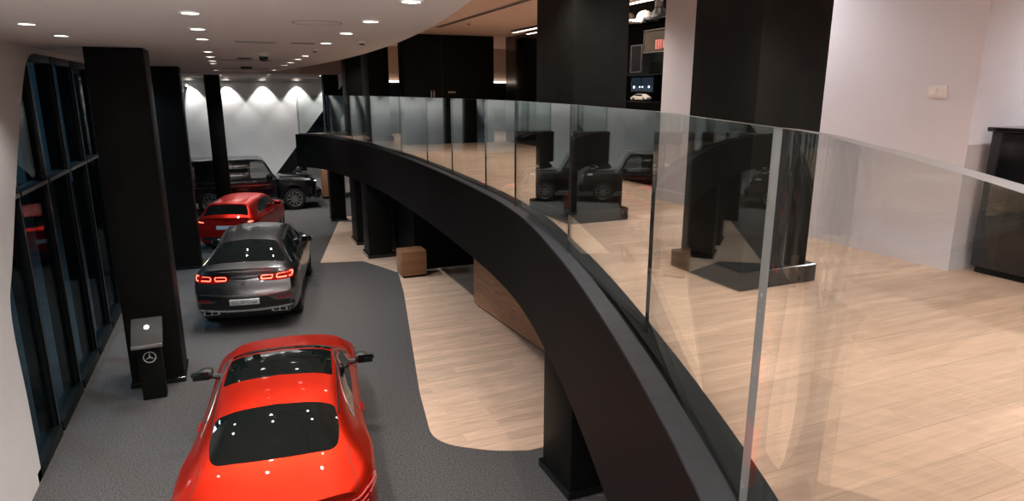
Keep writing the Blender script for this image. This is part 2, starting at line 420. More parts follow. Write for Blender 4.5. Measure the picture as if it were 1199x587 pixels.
# ------------------------------------------------------------------ glass balustrade
def arc_at(C, x, y):
    return min(range(len(C)), key=lambda i: (C[i].x-x)**2+(C[i].y-y)**2)
bal = empty('glass_balustrade', (EC[40].x, EC[40].y, ZM)); inv = Vector((-EC[40].x, -EC[40].y, -ZM))
tag(bal, 'curved frameless glass balustrade along the upper floor edge', 'balustrade')
seam_px = [(-2.38, -1.95), (-.9, -1.06), (.30, -.08), (1.40, 1.38), (1.94, 2.8), (2.52, 4.67), (3.02, 6.9), (3.20, 8.3), (3.27, 10.2), (3.33, 11.9), (3.35, 13.9), (3.28, 16.5), (3.05, 18.6), (2.78, 20.42), (2.01, 22.08)]
idx = [arc_at(EC, x, y) for x, y in seam_px]
ZR = 4.305
def glass_panel(C, h=.010):
    bm = bmesh.new(); a = offset_curve(C, -h); b = offset_curve(C, h)
    lo, hi = ZM-.02, ZR
    V = [[bm.verts.new((q.x, q.y, z)) for z in (lo, hi)] for q in a]; W = [[bm.verts.new((q.x, q.y, z)) for z in (lo, hi)] for q in b]
    for i in range(len(a)-1):
        bm.faces.new((V[i][0], V[i+1][0], V[i+1][1], V[i][1])); bm.faces.new((W[i+1][0], W[i][0], W[i][1], W[i+1][1]))
        f = bm.faces.new((V[i][1], V[i+1][1], W[i+1][1], W[i][1])); f.material_index = 1
        f = bm.faces.new((V[i+1][0], V[i][0], W[i][0], W[i+1][0])); f.material_index = 1
    for i in (0, -1):
        f = bm.faces.new((V[i][0], V[i][1], W[i][1], W[i][0])); f.material_index = 1 if h > .012 and i else 2  # near pane's end face gets the painted highlight tone
    bmesh.ops.translate(bm, verts=bm.verts, vec=inv)
    return build('glass_panel', bm, [M['glass'], M['edge'], M['edged']], bal)
ends = [EC[k].copy() for k in idx]; ends[3] = Vector((1.385, 1.385)); ends[4] = Vector((1.995, 2.8)); ends[5] = Vector((2.505, 4.67)); ends[6] = Vector((2.985, 6.9))
for i in range(len(idx)-1):
    C = EC[idx[i]:idx[i+1]+1]; C[0] = ends[i]; C[-1] = ends[i+1]
    t0 = (C[1]-C[0]).normalized()*.002; t1 = (C[-1]-C[-2]).normalized()*.002
    C = [C[0]+t0]+(C[1:-1] if i == 2 else [])+[C[-1]-t1]      # flat panes; only the nearest is bent
    glass_panel(C, .014 if i == 2 else .010)
glass_panel([Vector((2.05, 22.12)), Vector((2.5, 22.45)), Vector((3.0, 22.7))])
glass_panel([Vector((3.02, 22.71)), Vector((4.2, 22.8)), Vector((6.0, 22.8))])
bm = bmesh.new(); a = offset_curve(EC, .010); b = offset_curve(EC, .115)
prism(bm, [(p.x, p.y) for p in a]+[(p.x, p.y) for p in reversed(b)], ZM-.01, ZM+.018)
bmesh.ops.translate(bm, verts=bm.verts, vec=inv); build('base_shoe', bm, M['blackm'], bal)

# ------------------------------------------------------------------ lights in the ceilings
def make_lamp():
    r = empty('downlight')
    bm = bmesh.new(); lathe(bm, [(.062, -.001), (.085, -.001), (.085, -.010), (.078, -.014), (.064, -.012), (.062, -.004)], 24, closed=True); build('trim_ring', bm, M['trim'], r)
    bm = bmesh.new(); lathe(bm, [(.061, -.002), (.060, -.008), (.03, -.010)], 24); build('lamp_lens', bm, M['lamp'], r)
    return r
proto = make_lamp(); first = [True]
ORD = 'first second third fourth fifth sixth seventh eighth ninth tenth eleventh twelfth thirteenth fourteenth fifteenth sixteenth'.split()
def spot(x, y, z, power, size=104, blend=.8, col=(1, .93, .86), rad=.05, tilt=(0, 0), name='spot_light'):
    l = bpy.data.lights.new(name, 'SPOT'); l.energy = power; l.spot_size = R(size); l.spot_blend = blend; l.color = col; l.shadow_soft_size = rad
    o = bpy.data.objects.new(name, l); COL.objects.link(o); o.location = (x, y, z); o.rotation_euler = (tilt[0], tilt[1], 0)
    return o
def lamp(x, y, z, label, group, power, **kw):
    o = proto if first[0] else copy_tree(proto); first[0] = False
    o.location = (x, y, z); tag(o, label, 'ceiling light', group)
    if power: spot(x, y, z-.02, power, **kw)
PW = 175
rowA = [7.34, 8.69, 12.8, 15.5]
for k, y in enumerate(rowA): lamp(-1.585, y, ZC, '%s round downlight from the camera in the ceiling row by the windows' % ORD[k], 'downlights by the windows', PW*.6)
rowB = [5.85, 7.27, 8.6, 11.2, 12.76, 14.45, 15.71, 20.45]
for k, y in enumerate(rowB): lamp(-.2, y, ZC, '%s round downlight from the camera in the ceiling row above the cars' % ORD[k], 'downlights above the cars', PW)
rowC = [4.54, 5.93, 7.18, 8.71, 11.85, 13.11, 14.64, 16.05, 19.92]
for k, y in enumerate(rowC): lamp(1.2 if k < 4 else 1.28, y, ZC, '%s round downlight from the camera in the ceiling row along the curved edge' % ORD[k], 'downlights along the curved ceiling edge', PW*(1.0 if k < 3 else 1.6))
for k, (x, y) in enumerate([(-.1, 25.2), (1.4, 24.4), (1.4, 26.4), (3.2, 25.2)]):
    lamp(x, y, 4.97, ['round downlight near the far wall, above the slim dark column', 'round downlight near the far wall, above the bonnet of the black car', 'rear round downlight of the pair above the black off-road car', 'round downlight near the far wall, right of the black car'][k], 'downlights near the far wall', PW*2.2, size=130)
for k, x in enumerate([-1.35, .03, 1.40, 2.76, 4.12]):
    lamp(x, 29.53, 4.97, '%s wall-washing downlight from the left, close to the far white wall' % ORD[k], 'wall washers at the far wall', 210, size=82, blend=.35, col=(1, .97, .93), rad=.03)
# the same rows run on toward the camera, out of the frame
for x, y in [(-1.585, 3.3), (-1.585, 4.65), (-1.585, 6.0), (-.2, 1.6), (-.2, 3.0), (-.2, 4.4)]: spot(x, y, ZC-.02, PW*(.9 if x < -1 else .5))
# upper level: warm downlights, most of them above the frame
warm = (1, .87, .76)
for k, (x, y, p) in enumerate([(2.75, 2.35, 190), (4.15, 4.7, 150), (4.3, 1.2, 30), (2.6, 5.4, 180), (4.1, 7.9, 260), (5.6, 10.4, 260), (4.0, 13.2, 260), (4.2, 19.0, 180), (7.6, 17.6, 160), (6.8, 12.0, 160), (6.5, 2.2, 420)]):
    lamp(x, y, ZC2, ['round warm downlight in the upper ceiling, before the nearest column', 'round warm downlight in the upper ceiling, by the white wall', 'round warm downlight in the upper ceiling, by the black counter',
         'round warm downlight in the upper ceiling, between the two near columns', 'round warm downlight in the upper ceiling, past the second column', 'round warm downlight in the upper ceiling, by the near end of the dark slot',
         'round warm downlight in the upper ceiling, by the far end of the dark slot', 'round warm downlight in the upper ceiling, behind the black partition', 'small bright downlight right of the black partition', 'round warm downlight in the upper ceiling, beside the light bar', 'round warm downlight above the black counter'][k],
         'upper level downlights', p, col=(1, .95, .93) if k in (1, 2, 10) else warm, size=[95, 150, 150, 120, 140, 140, 140, 140, 140, 140, 150][k], blend=[.35, 1, 1, .5, .6, .6, .6, .6, .6, .6, 1][k])

# unseen fill spots added behind the camera to brighten the hall ceiling
for x, y, z in ((-1.6, -2.3, 3.4), (.1, -2.5, 3.4)):
    o = spot(x, y, z, 2300, 86, .7, (1, .96, .95), .1, name='ceiling_fill'); o.rotation_euler = (R(90+48), 0, 0)
# unseen fill spot added over the upper level to brighten the column faces
o = spot(3.5, .2, 5.72, 230, 70, .9, (1, .92, .86)); o.rotation_euler = (R(42), 0, R(2))
# small ceiling fittings
def disc_thing(name, x, y, z, prof, m, label, cat, extra=None):
    bm = bmesh.new(); lathe(bm, prof, 28); o = build(name, bm, m); o.location = (x, y, z); tag(o, label, cat)
    return o
o = disc_thing('round_air_diffuser', .80, 6.28, ZC, [(.215, -.001), (.213, -.003), (.19, -.004), (.06, -.004)], M['ceil'], 'large round flush air diffuser in the hall ceiling', 'air diffuser')
bm = bmesh.new(); lathe(bm, [(.205, -.0035), (.218, -.0035), (.218, -.005), (.205, -.005)], 28, closed=True); build('slot_ring', bm, M['slotg'], o)
bm = bmesh.new(); lathe(bm, [(.03, 0), (.085, -.001), (.085, -.05), (.07, -.06)], 28); o = build('dome_camera', bm, M['trim']); o.location = (.59, 11.35, ZC); tag(o, 'white dome camera with black lens under the hall ceiling', 'security camera')
bm = bmesh.new(); lathe(bm, [(.068, -.058), (.066, -.09), (.05, -.115), (.02, -.13)], 24); build('camera_dome', bm, M['gloss'], o)
disc_thing('ceiling_speaker', .36, 13.17, ZC, [(.13, -.001), (.13, -.014), (.10, -.02), (.02, -.02)], M['grout'], 'dark round speaker in the hall ceiling left of the dome camera', 'speaker')
disc_thing('ceiling_speaker', .50, 17.6, ZC, [(.13, -.001), (.13, -.05), (.10, -.06), (.02, -.06)], M['plas'], 'small dark round fitting further along the hall ceiling', 'speaker')
def detector(x, y, z, label):
    bm = bmesh.new(); lathe(bm, [(.05, -.001), (.05, -.02), (.042, -.03)], 20); o = build('smoke_detector', bm, M['trim']); o.location = (x, y, z); tag(o, label, 'smoke detector')
    bm = bmesh.new(); lathe(bm, [(.035, -.031), (.03, -.045), (.01, -.05)], 20); build('sensor_cap', bm, M['grout'], o)
detector(1.56, 8.27, ZC, 'small smoke detector near the curved edge of the hall ceiling')
detector(1.22, 10.05, ZC, 'small smoke detector between two downlights of the curved row')
detector(4.72, 13.34, ZC2, 'small smoke detector on the warm upper ceiling')
def slot(x0, x1, y0, y1, z, label):
    bm = bmesh.new(); w = .016
    bx(bm, x0, x1, y0, y0+w, z-.012, z-.001); bx(bm, x0, x1, y1-w, y1, z-.012, z-.001); bx(bm, x0, x0+w, y0+w, y1-w, z-.012, z-.001); bx(bm, x1-w, x1, y0+w, y1-w, z-.012, z-.001)
    o = build('linear_air_slot', bm, M['slotg']); tag(o, label, 'air slot', 'linear ceiling slots')
    bm = bmesh.new(); bx(bm, x0+w, x1-w, y0+w, y1-w, z-.006, z-.002); build('slot_gap', bm, M['grout'], o)
slot(.15, .62, 8.85, 8.95, ZC, 'dark slot across the hall ceiling, nearest the camera and left of the two')
slot(.80, 1.08, 8.85, 8.95, ZC, 'dark slot across the hall ceiling beside the curved row of lights')
slot(-.05, .9, 13.9, 14.0, ZC, 'dark slot across the hall ceiling beyond the dome camera')
slot(-.05, 1.1, 18.9, 19.0, ZC, 'dark slot across the far part of the hall ceiling')
slot(4.38, 4.50, 9.6, 14.6, ZC2, 'long dark slot running along the warm upper ceiling')
# light bar of the upper ceiling
def light_bar(x, y0, y1, z, label):
    bm = bmesh.new(); bx(bm, x-.05, x+.05, y0, y1, z-.05, z-.001, .004); o = build('light_bar', bm, M['grout']); tag(o, label, 'ceiling light', 'light bars')
    bm = bmesh.new(); bx(bm, x-.04, x+.04, y0+.02, y1-.02, z-.056, z-.05); build('light_strip', bm, M['led'], o)
light_bar(6.30, 12.4, 14.7, ZC2, 'slim light bar on the warm ceiling right of the black partition')
light_bar(6.75, 12.6, 14.9, ZC2, 'farther slim light bar of the pair right of the black partition')
bm = bmesh.new(); bx(bm, 6.9, 7.0, 9.6, 16.6, ZM, ZC2-.002); o = struct('wall_dark_glazing', bm, M['gloss'])
# security camera on the far wall
bm = bmesh.new(); bx(bm, -1.50, -1.40, 29.70, 29.80, 4.62, 4.72, .01); o = build('wall_camera', bm, M['trim']); tag(o, 'small security camera high on the far white wall beside the second column', 'security camera')
bm = bmesh.new(); tube(bm, [(-1.45, 29.70, 4.66), (-1.45, 29.6, 4.63), (-1.43, 29.42, 4.58)], .038, 10); build('camera_body', bm, M['grout'], o)

# ------------------------------------------------------------------ staircase and wood pieces at the far end
st = empty('staircase', (1.4, 29.1, 0)); tag(st, 'black staircase with sloping side rising behind the black off-road car', 'staircase')
bm = bmesh.new(); prism(bm, [(.45, 0), (1.15, 0), (4.6, 3.6), (4.6, 4.8), (3.95, 4.03), (1.0, .35)], 28.62, 28.72, 'y'); o = build('side_panel', bm, M['blackm'], st); o.matrix_parent_inverse = st.matrix_world.inverted(); o.location = (-1.4, -29.1, 0)
bm = bmesh.new()
for k in range(16): bx(bm, 1.05+.22*k, 1.05+.22*(k+1)+.03, 28.73, 29.7, max(0, .17*k-.02), .17*(k+1))
o = build('treads', bm, M['blackm'], st); o.location = (-1.4, -29.1, 0)
bm = bmesh.new(); bx(bm, 3.35, 4.3, 28.2, 28.55, .10, 1.25, .01); o = build('sideboard', bm, M['woodp']); tag(o, 'small wood-fronted sideboard beside the bonnet of the black car', 'sideboard')
bm = bmesh.new(); bx(bm, 3.37, 4.28, 28.23, 28.5, 0.006, .10); build('plinth', bm, M['blackm'], o)
bm = bmesh.new(); bx(bm, 3.50, 4.12, 14.98, 15.5, .06, .66, .006)
o = build('low_cabinet', bm, M['woodp']); tag(o, 'small brown wood cabinet in the shade under the upper floor beyond the counter', 'cabinet')
bm = bmesh.new(); bx(bm, 3.54, 4.08, 15.0, 15.48, .007, .06); build('plinth', bm, M['blackm'], o)
# counter under the upper floor
bm = bmesh.new(); prism(bm, [(4.42, 12.4), (5.2, 12.45), (5.4, 8.6), (4.66, 8.6)], .06, 1.08, 'z', bev=.006)
o = build('counter', bm, M['woodp']); tag(o, 'brown wood-fronted counter under the upper floor', 'counter')
bm = bmesh.new(); prism(bm, [(4.47, 12.36), (5.2, 12.4), (5.4, 8.65), (4.71, 8.65)], .006, .06); build('plinth', bm, M['blackm'], o)
bm = bmesh.new(); prism(bm, [(4.39, 12.43), (5.22, 12.48), (5.42, 8.57), (4.63, 8.57)], 1.08, 1.12, bev=.004); build('countertop', bm, M['blackm'], o)

# ------------------------------------------------------------------ upper level things
# black counter at the right edge
o = empty('black_counter', (4.95, 2.0, ZM)); tag(o, 'glossy black counter standing by the end of the white wall', 'counter')
def loc_build(name, bm, m, parent, off):
    bmesh.ops.translate(bm, verts=bm.verts, vec=-Vector(off)); return build(name, bm, m, parent)
bm = bmesh.new(); bx(bm, 4.97, 5.6, .5, 2.97, ZM+.05, ZM+1.03, .006); loc_build('body', bm, M['gloss'], o, (4.95, 2, ZM))
bm = bmesh.new(); bx(bm, 4.94, 5.63, .47, 2.99, ZM+1.03, ZM+1.06, .004); loc_build('countertop', bm, M['gloss'], o, (4.95, 2, ZM))
bm = bmesh.new(); bx(bm, 5.0, 5.6, .5, 2.95, ZM+.001, ZM+.05); loc_build('plinth', bm, M['blackm'], o, (4.95, 2, ZM))
bm = bmesh.new(); bx(bm, 4.965, 4.97, 1.9, 1.905, ZM+.06, ZM+1.02); loc_build('door_joint', bm, M['grout'], o, (4.95, 2, ZM))
# socket
bm = bmesh.new(); bx(bm, 4.838, 4.85, 3.255, 3.395, 4.36, 4.45, .004); o = build('wall_switch', bm, M['white']); tag(o, 'small white switch plate on the white upper wall', 'switch')
for k in range(2):
    bm = bmesh.new(); bx(bm, 4.832, 4.838, 3.270+.06*k, 3.320+.06*k, 4.378, 4.432, .002); build('rocker', bm, M['trim'], o)

# merchandise display between second column and white wall
XD = 5.2
du = empty('display_unit', (XD, 7.8, ZM)); tag(du, 'tall black display unit with shelves behind the second upper column', 'display unit')
off = (XD, 7.8, ZM)
bm = bmesh.new(); bx(bm, XD+.28, XD+.36, 6.76, 9.4, ZM, ZC2-.05); loc_build('back_panel', bm, M['blackm'], du, off)
bm = bmesh.new(); bx(bm, XD+.0, XD+.28, 9.3, 9.4, ZM, ZC2-.05); loc_build('side_panel', bm, M['blackm'], du, off)
bm = bmesh.new(); bx(bm, XD-.05, XD+.36, 6.80, 9.4, 5.62, 5.70, .004); loc_build('header', bm, M['pink'], du, off)
bm = bmesh.new(); bx(bm, XD-.055, XD-.02, 6.85, 9.2, 5.555, 5.575); loc_build('light_strip', bm, M['led'], du, off)
for z in (5.33, 4.635, 4.28, 3.6):
    bm = bmesh.new(); bx(bm, XD-.03, XD+.28, 6.85, 9.3, z-.018, z, .003); loc_build('shelf', bm, M['gloss'], du, off)
spot(XD-.45, 7.7, 5.72, 60, 140, .5, warm)
# caps
def cap(x, y, z, m, label, rz):
    o = empty('baseball_cap', (x, y, z), rz); tag(o, label, 'cap', 'caps on the top shelf'); o.scale = (1.05, 1.05, 1.05)
    bm = bmesh.new(); n = 24
    prof = [(.098, 0), (.100, .03), (.092, .07), (.072, .102), (.04, .122), (.006, .128)]
    lathe(bm, prof, n); 
    for v in bm.verts: v.co.x *= 1.12
    build('crown', bm, m, o)
    bm = bmesh.new(); up, lo = [], []
    for s, arr in ((.012, up), (.004, lo)):
        for k in range(13):
            a = -PI/2+PI*k/12; c, sn = math.cos(a), math.sin(a)
            arr.append(([bm.verts.new((.10*c+.01, .097*sn, s+.01)), bm.verts.new((.085+.10*c if c > .01 else .10*c+.01, .094*sn, s-.018*abs(sn)+.006)), bm.verts.new(((.11+.10*c) if c > .01 else .012, .09*sn, s-.03*abs(sn)))]))
    for k in range(12):
        for j in range(2):
            bm.faces.new((up[k][j], up[k+1][j], up[k+1][j+1], up[k][j+1])); bm.faces.new((lo[k+1][j], lo[k][j], lo[k][j+1], lo[k+1][j+1]))
        bm.faces.new((up[k][2], up[k+1][2], lo[k+1][2], lo[k][2]))
    build('brim', bm, m, o)
    bm = bmesh.new(); lathe(bm, [(.01, .126), (.01, .132), (.004, .136)], 10); build('button', bm, m, o)
cap(XD+.0, 8.10, 5.331, M['hatd'], 'dark brown baseball cap at the left end of the top shelf', R(200))
cap(XD+.06, 7.79, 5.331, M['hatw'], 'cream white baseball cap between the two dark caps', R(165))
cap(XD+.06, 7.44, 5.331, M['hatb'], 'dark navy baseball cap right of the white cap', R(150))
# spotlight hanging by the wall
o = empty('track_spotlight', (5.05, 7.18, 5.62)); tag(o, 'small cylindrical steel spotlight hanging beside the caps', 'spotlight')
bm = bmesh.new(); lathe(bm, [(.045, -.26), (.05, -.25), (.05, -.12), (.03, -.10)], 20); build('lamp_head', bm, M['steel'], o)
bm = bmesh.new(); lathe(bm, [(.052, -.20), (.052, -.19), (.046, -.19), (.046, -.20)], 20, closed=True); build('collar', bm, M['grout'], o)
bm = bmesh.new(); lathe(bm, [(.012, -.10), (.012, 0)], 10); build('stem', bm, M['steel'], o)
# framed print
def frame(y0, y1, z0, z1, x, m, label, name='framed_picture', w=.012):
    o = empty(name, (x, (y0+y1)/2, z0)); off = (x, (y0+y1)/2, z0); tag(o, label, 'picture')
    bm = bmesh.new(); bx(bm, x-.02, x, y0, y1, z0, z0+w); bx(bm, x-.02, x, y0, y1, z1-w, z1); bx(bm, x-.02, x, y0, y0+w, z0+w, z1-w); bx(bm, x-.02, x, y1-w, y1, z0+w, z1-w); loc_build('frame', bm, M['steel'], o, off)
    bm = bmesh.new(); bx(bm, x-.008, x-.002, y0+w, y1-w, z0+w, z1-w); loc_build('print', bm, m, o, off)
    return o, off
o, off = frame(7.10, 7.62, 4.90, 5.19, XD-.04, M['print_'], 'brown print with rose lettering in a thin steel frame')
bm = bmesh.new()
bx(bm, XD-.052, XD-.049, 7.16, 7.20, 4.95, 5.05); bx(bm, XD-.052, XD-.049, 7.13, 7.16, 4.95, 4.965)
for k in range(3): bx(bm, XD-.052, XD-.049, 7.22+.05*k, 7.255+.05*k, 4.94, 5.045)
bx(bm, XD-.052, XD-.049, 7.22, 7.36, 5.04, 5.055); loc_build('lettering', bm, M['pinkp'], o, off)
frame(7.66, 7.93, 4.66, 5.02, XD-.03, M['gloss'], 'thin steel frame with a dark print, left of the brown print', w=.014)
# small screen
o = empty('display_screen', (XD, 7.83, 4.40)); off = (XD, 7.83, 4.40); tag(o, 'small dark blue screen with four bright lights above the model car', 'screen')
bm = bmesh.new(); bx(bm, XD+.10, XD+.13, 7.56, 8.12, 4.40, 4.61, .004); loc_build('casing', bm, M['gloss'], o, off)
bm = bmesh.new(); bx(bm, XD+.096, XD+.10, 7.86, 8.10, 4.415, 4.595); bx(bm, XD+.096, XD+.10, 7.58, 7.84, 4.415, 4.595); loc_build('display', bm, M['screen'], o, off)
bm = bmesh.new()
for y, r in ((8.03, .016), (7.885, .011), (7.82, .011), (7.67, .014)): lathe(bm, [(r, XD+.0945), (r, XD+.096)], 14, 'x', (0, y, 4.47))
loc_build('light_dots', bm, M['dots'], o, off)
# model car
o = empty('model_car', (XD+.05, 7.78, 4.28)); tag(o, 'small white model car on the shelf under the blue screen', 'model car')
bm = bmesh.new(); prism(bm, [(-.19, .02), (-.20, .05), (-.15, .066), (-.07, .098), (.04, .098), (.11, .068), (.19, .055), (.20, .02)], -.045, .045, 'x', bev=.008); build('body', bm, M['toy'], o)
bm = bmesh.new(); prism(bm, [(-.12, .07), (-.065, .092), (.035, .092), (.09, .07)], -.047, .047, 'x'); build('windows', bm, M['gloss'], o)
for sx in (-.047, .035):
    for yy in (-.12, .12):
        bm = bmesh.new(); lathe(bm, [(.024, 0), (.026, .003), (.026, .011), (.024, .014)], 18, 'x', (sx, yy, .026)); build('wheel', bm, M['rub'], o)

# ------------------------------------------------------------------ pedestal by the first column
pd = empty('info_pedestal', (-1.38, 10.3, 0)); tag(pd, 'slim black pedestal with a star emblem standing before the first column', 'pedestal')
bm = bmesh.new(); bx(bm, -.155, .155, -.13, .04, 0, .98, .008); build('post', bm, M['black'], pd)
bm = bmesh.new(); prism(bm, [(-.27, .86), (-.24, .84), (.10, 1.13), (.10, 1.19), (.07, 1.20), (-.25, .91)], -.20, .20, 'x', bev=.01); build('sloped_head', bm, M['plas'], pd)
bm = bmesh.new(); bx(bm, -.20, .20, -.275, -.262, .845, .90, .004); build('front_lip', bm, M['steel'], pd)
bm = bmesh.new(); lathe(bm, [(.02, 0), (.032, .004), (.028, .012)], 16); o = build('button_lamp', bm, M['lamp'], pd); o.location = (0, -.05, 1.092); o.rotation_euler = (R(40), 0, 0)
def star(r, th=.012, depth=.008):
    """three-pointed star in a ring, in the XZ plane, facing -Y"""
    bm = bmesh.new(); lathe(bm, [(r*.86, 0), (r, 0), (r, -depth), (r*.86, -depth)], 32, 'y', closed=True)
    c0 = bm.verts.new((0, -depth, 0)); ring = []
    for k in range(6):
        a = PI/2+PI*k/3; rr = r*.9 if k % 2 == 0 else r*.16
        ring.append((bm.verts.new((rr*math.cos(a), -.001, rr*math.sin(a)))))
    cb = bm.verts.new((0, -.0005, 0))
    for k in range(6): bm.faces.new((c0, ring[k], ring[(k+1) % 6])); bm.faces.new((cb, ring[(k+1) % 6], ring[k]))
    return bm
bm = star(.085); o = build('star_emblem', bm, M['trim'], pd); o.location = (0, -.131, .66)

# ================================================================== cars
def car_mesh(T, xr, xf, dxr, dxf, bulr, bulf, zb, zs, zm, nx=64, sub=4, cap=10):
    F = {k: pchip(T['x'], v) for k, v in T.items() if k != 'x'}
    xs = [xr+(xf-xr)*(.5-.5*math.cos(PI*i/nx))*.55+(xf-xr)*(i/nx)*.45 for i in range(nx+1)]
    dR = None; rings = []
    for i, x in enumerate(xs):
        g = {k: f(x) for k, f in F.items()}
        P = [(0, zb), (g['ws']*.86, zb), (g['ws'], zs), (g['wm'], zm), (g['wsh'], g['zsh']), (g['wb'], g['zbelt']),
             (g['wr'], g['zr']), (g['wr']*.62, g['zr']+(g['zc']-g['zr'])*.72), (0, g['zc'])]
        t = [0]
        for a, b in zip(P, P[1:]): t.append(t[-1]+max(.02, math.hypot(b[0]-a[0], b[1]-a[1])))
        fy, fz = pchip(t, [p[0] for p in P]), pchip(t, [p[1] for p in P])
        fr, ff = pchip(t, dxr), pchip(t, dxf)
        wR = max(0, 1-(x-xr)/.45)**1.6; wF = max(0, 1-(xf-x)/.5)**1.6
        half = []; ym = g['wm']
        for j in range(8):
            for k in range(sub):
                tt = t[j]+(t[j+1]-t[j])*k/sub; half.append((fy(tt), fz(tt), fr(tt), ff(tt)))
        half.append((fy(t[8]), fz(t[8]), fr(t[8]), ff(t[8])))
        ring = []
        for (y, z, r_, f_) in half:
            q = 1-(y/ym)**2
            ring.append((x+wR*(r_-bulr*q)-wF*(f_-bulf*q), y, z))
        rings.append(ring)
    bm = bmesh.new(); n = len(rings[0]); V = []
    for ring in rings:
        Rr = [bm.verts.new((p[0], -p[1], p[2])) for p in ring]
        Ll = [Rr[0]]+[bm.verts.new(p) for p in ring[1:-1]]+[Rr[-1]]
        V.append((Rr, Ll))
    for i in range(len(V)-1):
        for s in (0, 1):
            A, B = V[i][s], V[i+1][s]
            for j in range(n-1): bm.faces.new((A[j], A[j+1], B[j+1], B[j]) if s else (A[j], B[j], B[j+1], A[j+1]))
    for end, i, bul, sg in ((0, 0, bulr, -1), (1, -1, bulf, 1)):
        Rr, Ll = V[i]; ym = max(p[1] for p in rings[i]); rows = []
        for j in range(1, n-1):
            y0 = rings[i][j][1]; base = rings[i][j][0]-sg*bul*(1-(y0/ym)**2)
            row = [Rr[j]]
            for k in range(1, cap):
                y = -y0+2*y0*k/cap; row.append(bm.verts.new((base+sg*bul*(1-(y/ym)**2), y, rings[i][j][2])))
            row.append(Ll[j]); rows.append(row)
        for a, b in zip(rows, rows[1:]):
            for k in range(cap): bm.faces.new((a[k], a[k+1], b[k+1], b[k]))
        for row, v in ((rows[0], Rr[0]), (rows[-1], Rr[-1])):
            for k in range(cap): bm.faces.new((v, row[k], row[k+1]))
    bmesh.ops.recalc_face_normals(bm, faces=bm.faces)
    return bm

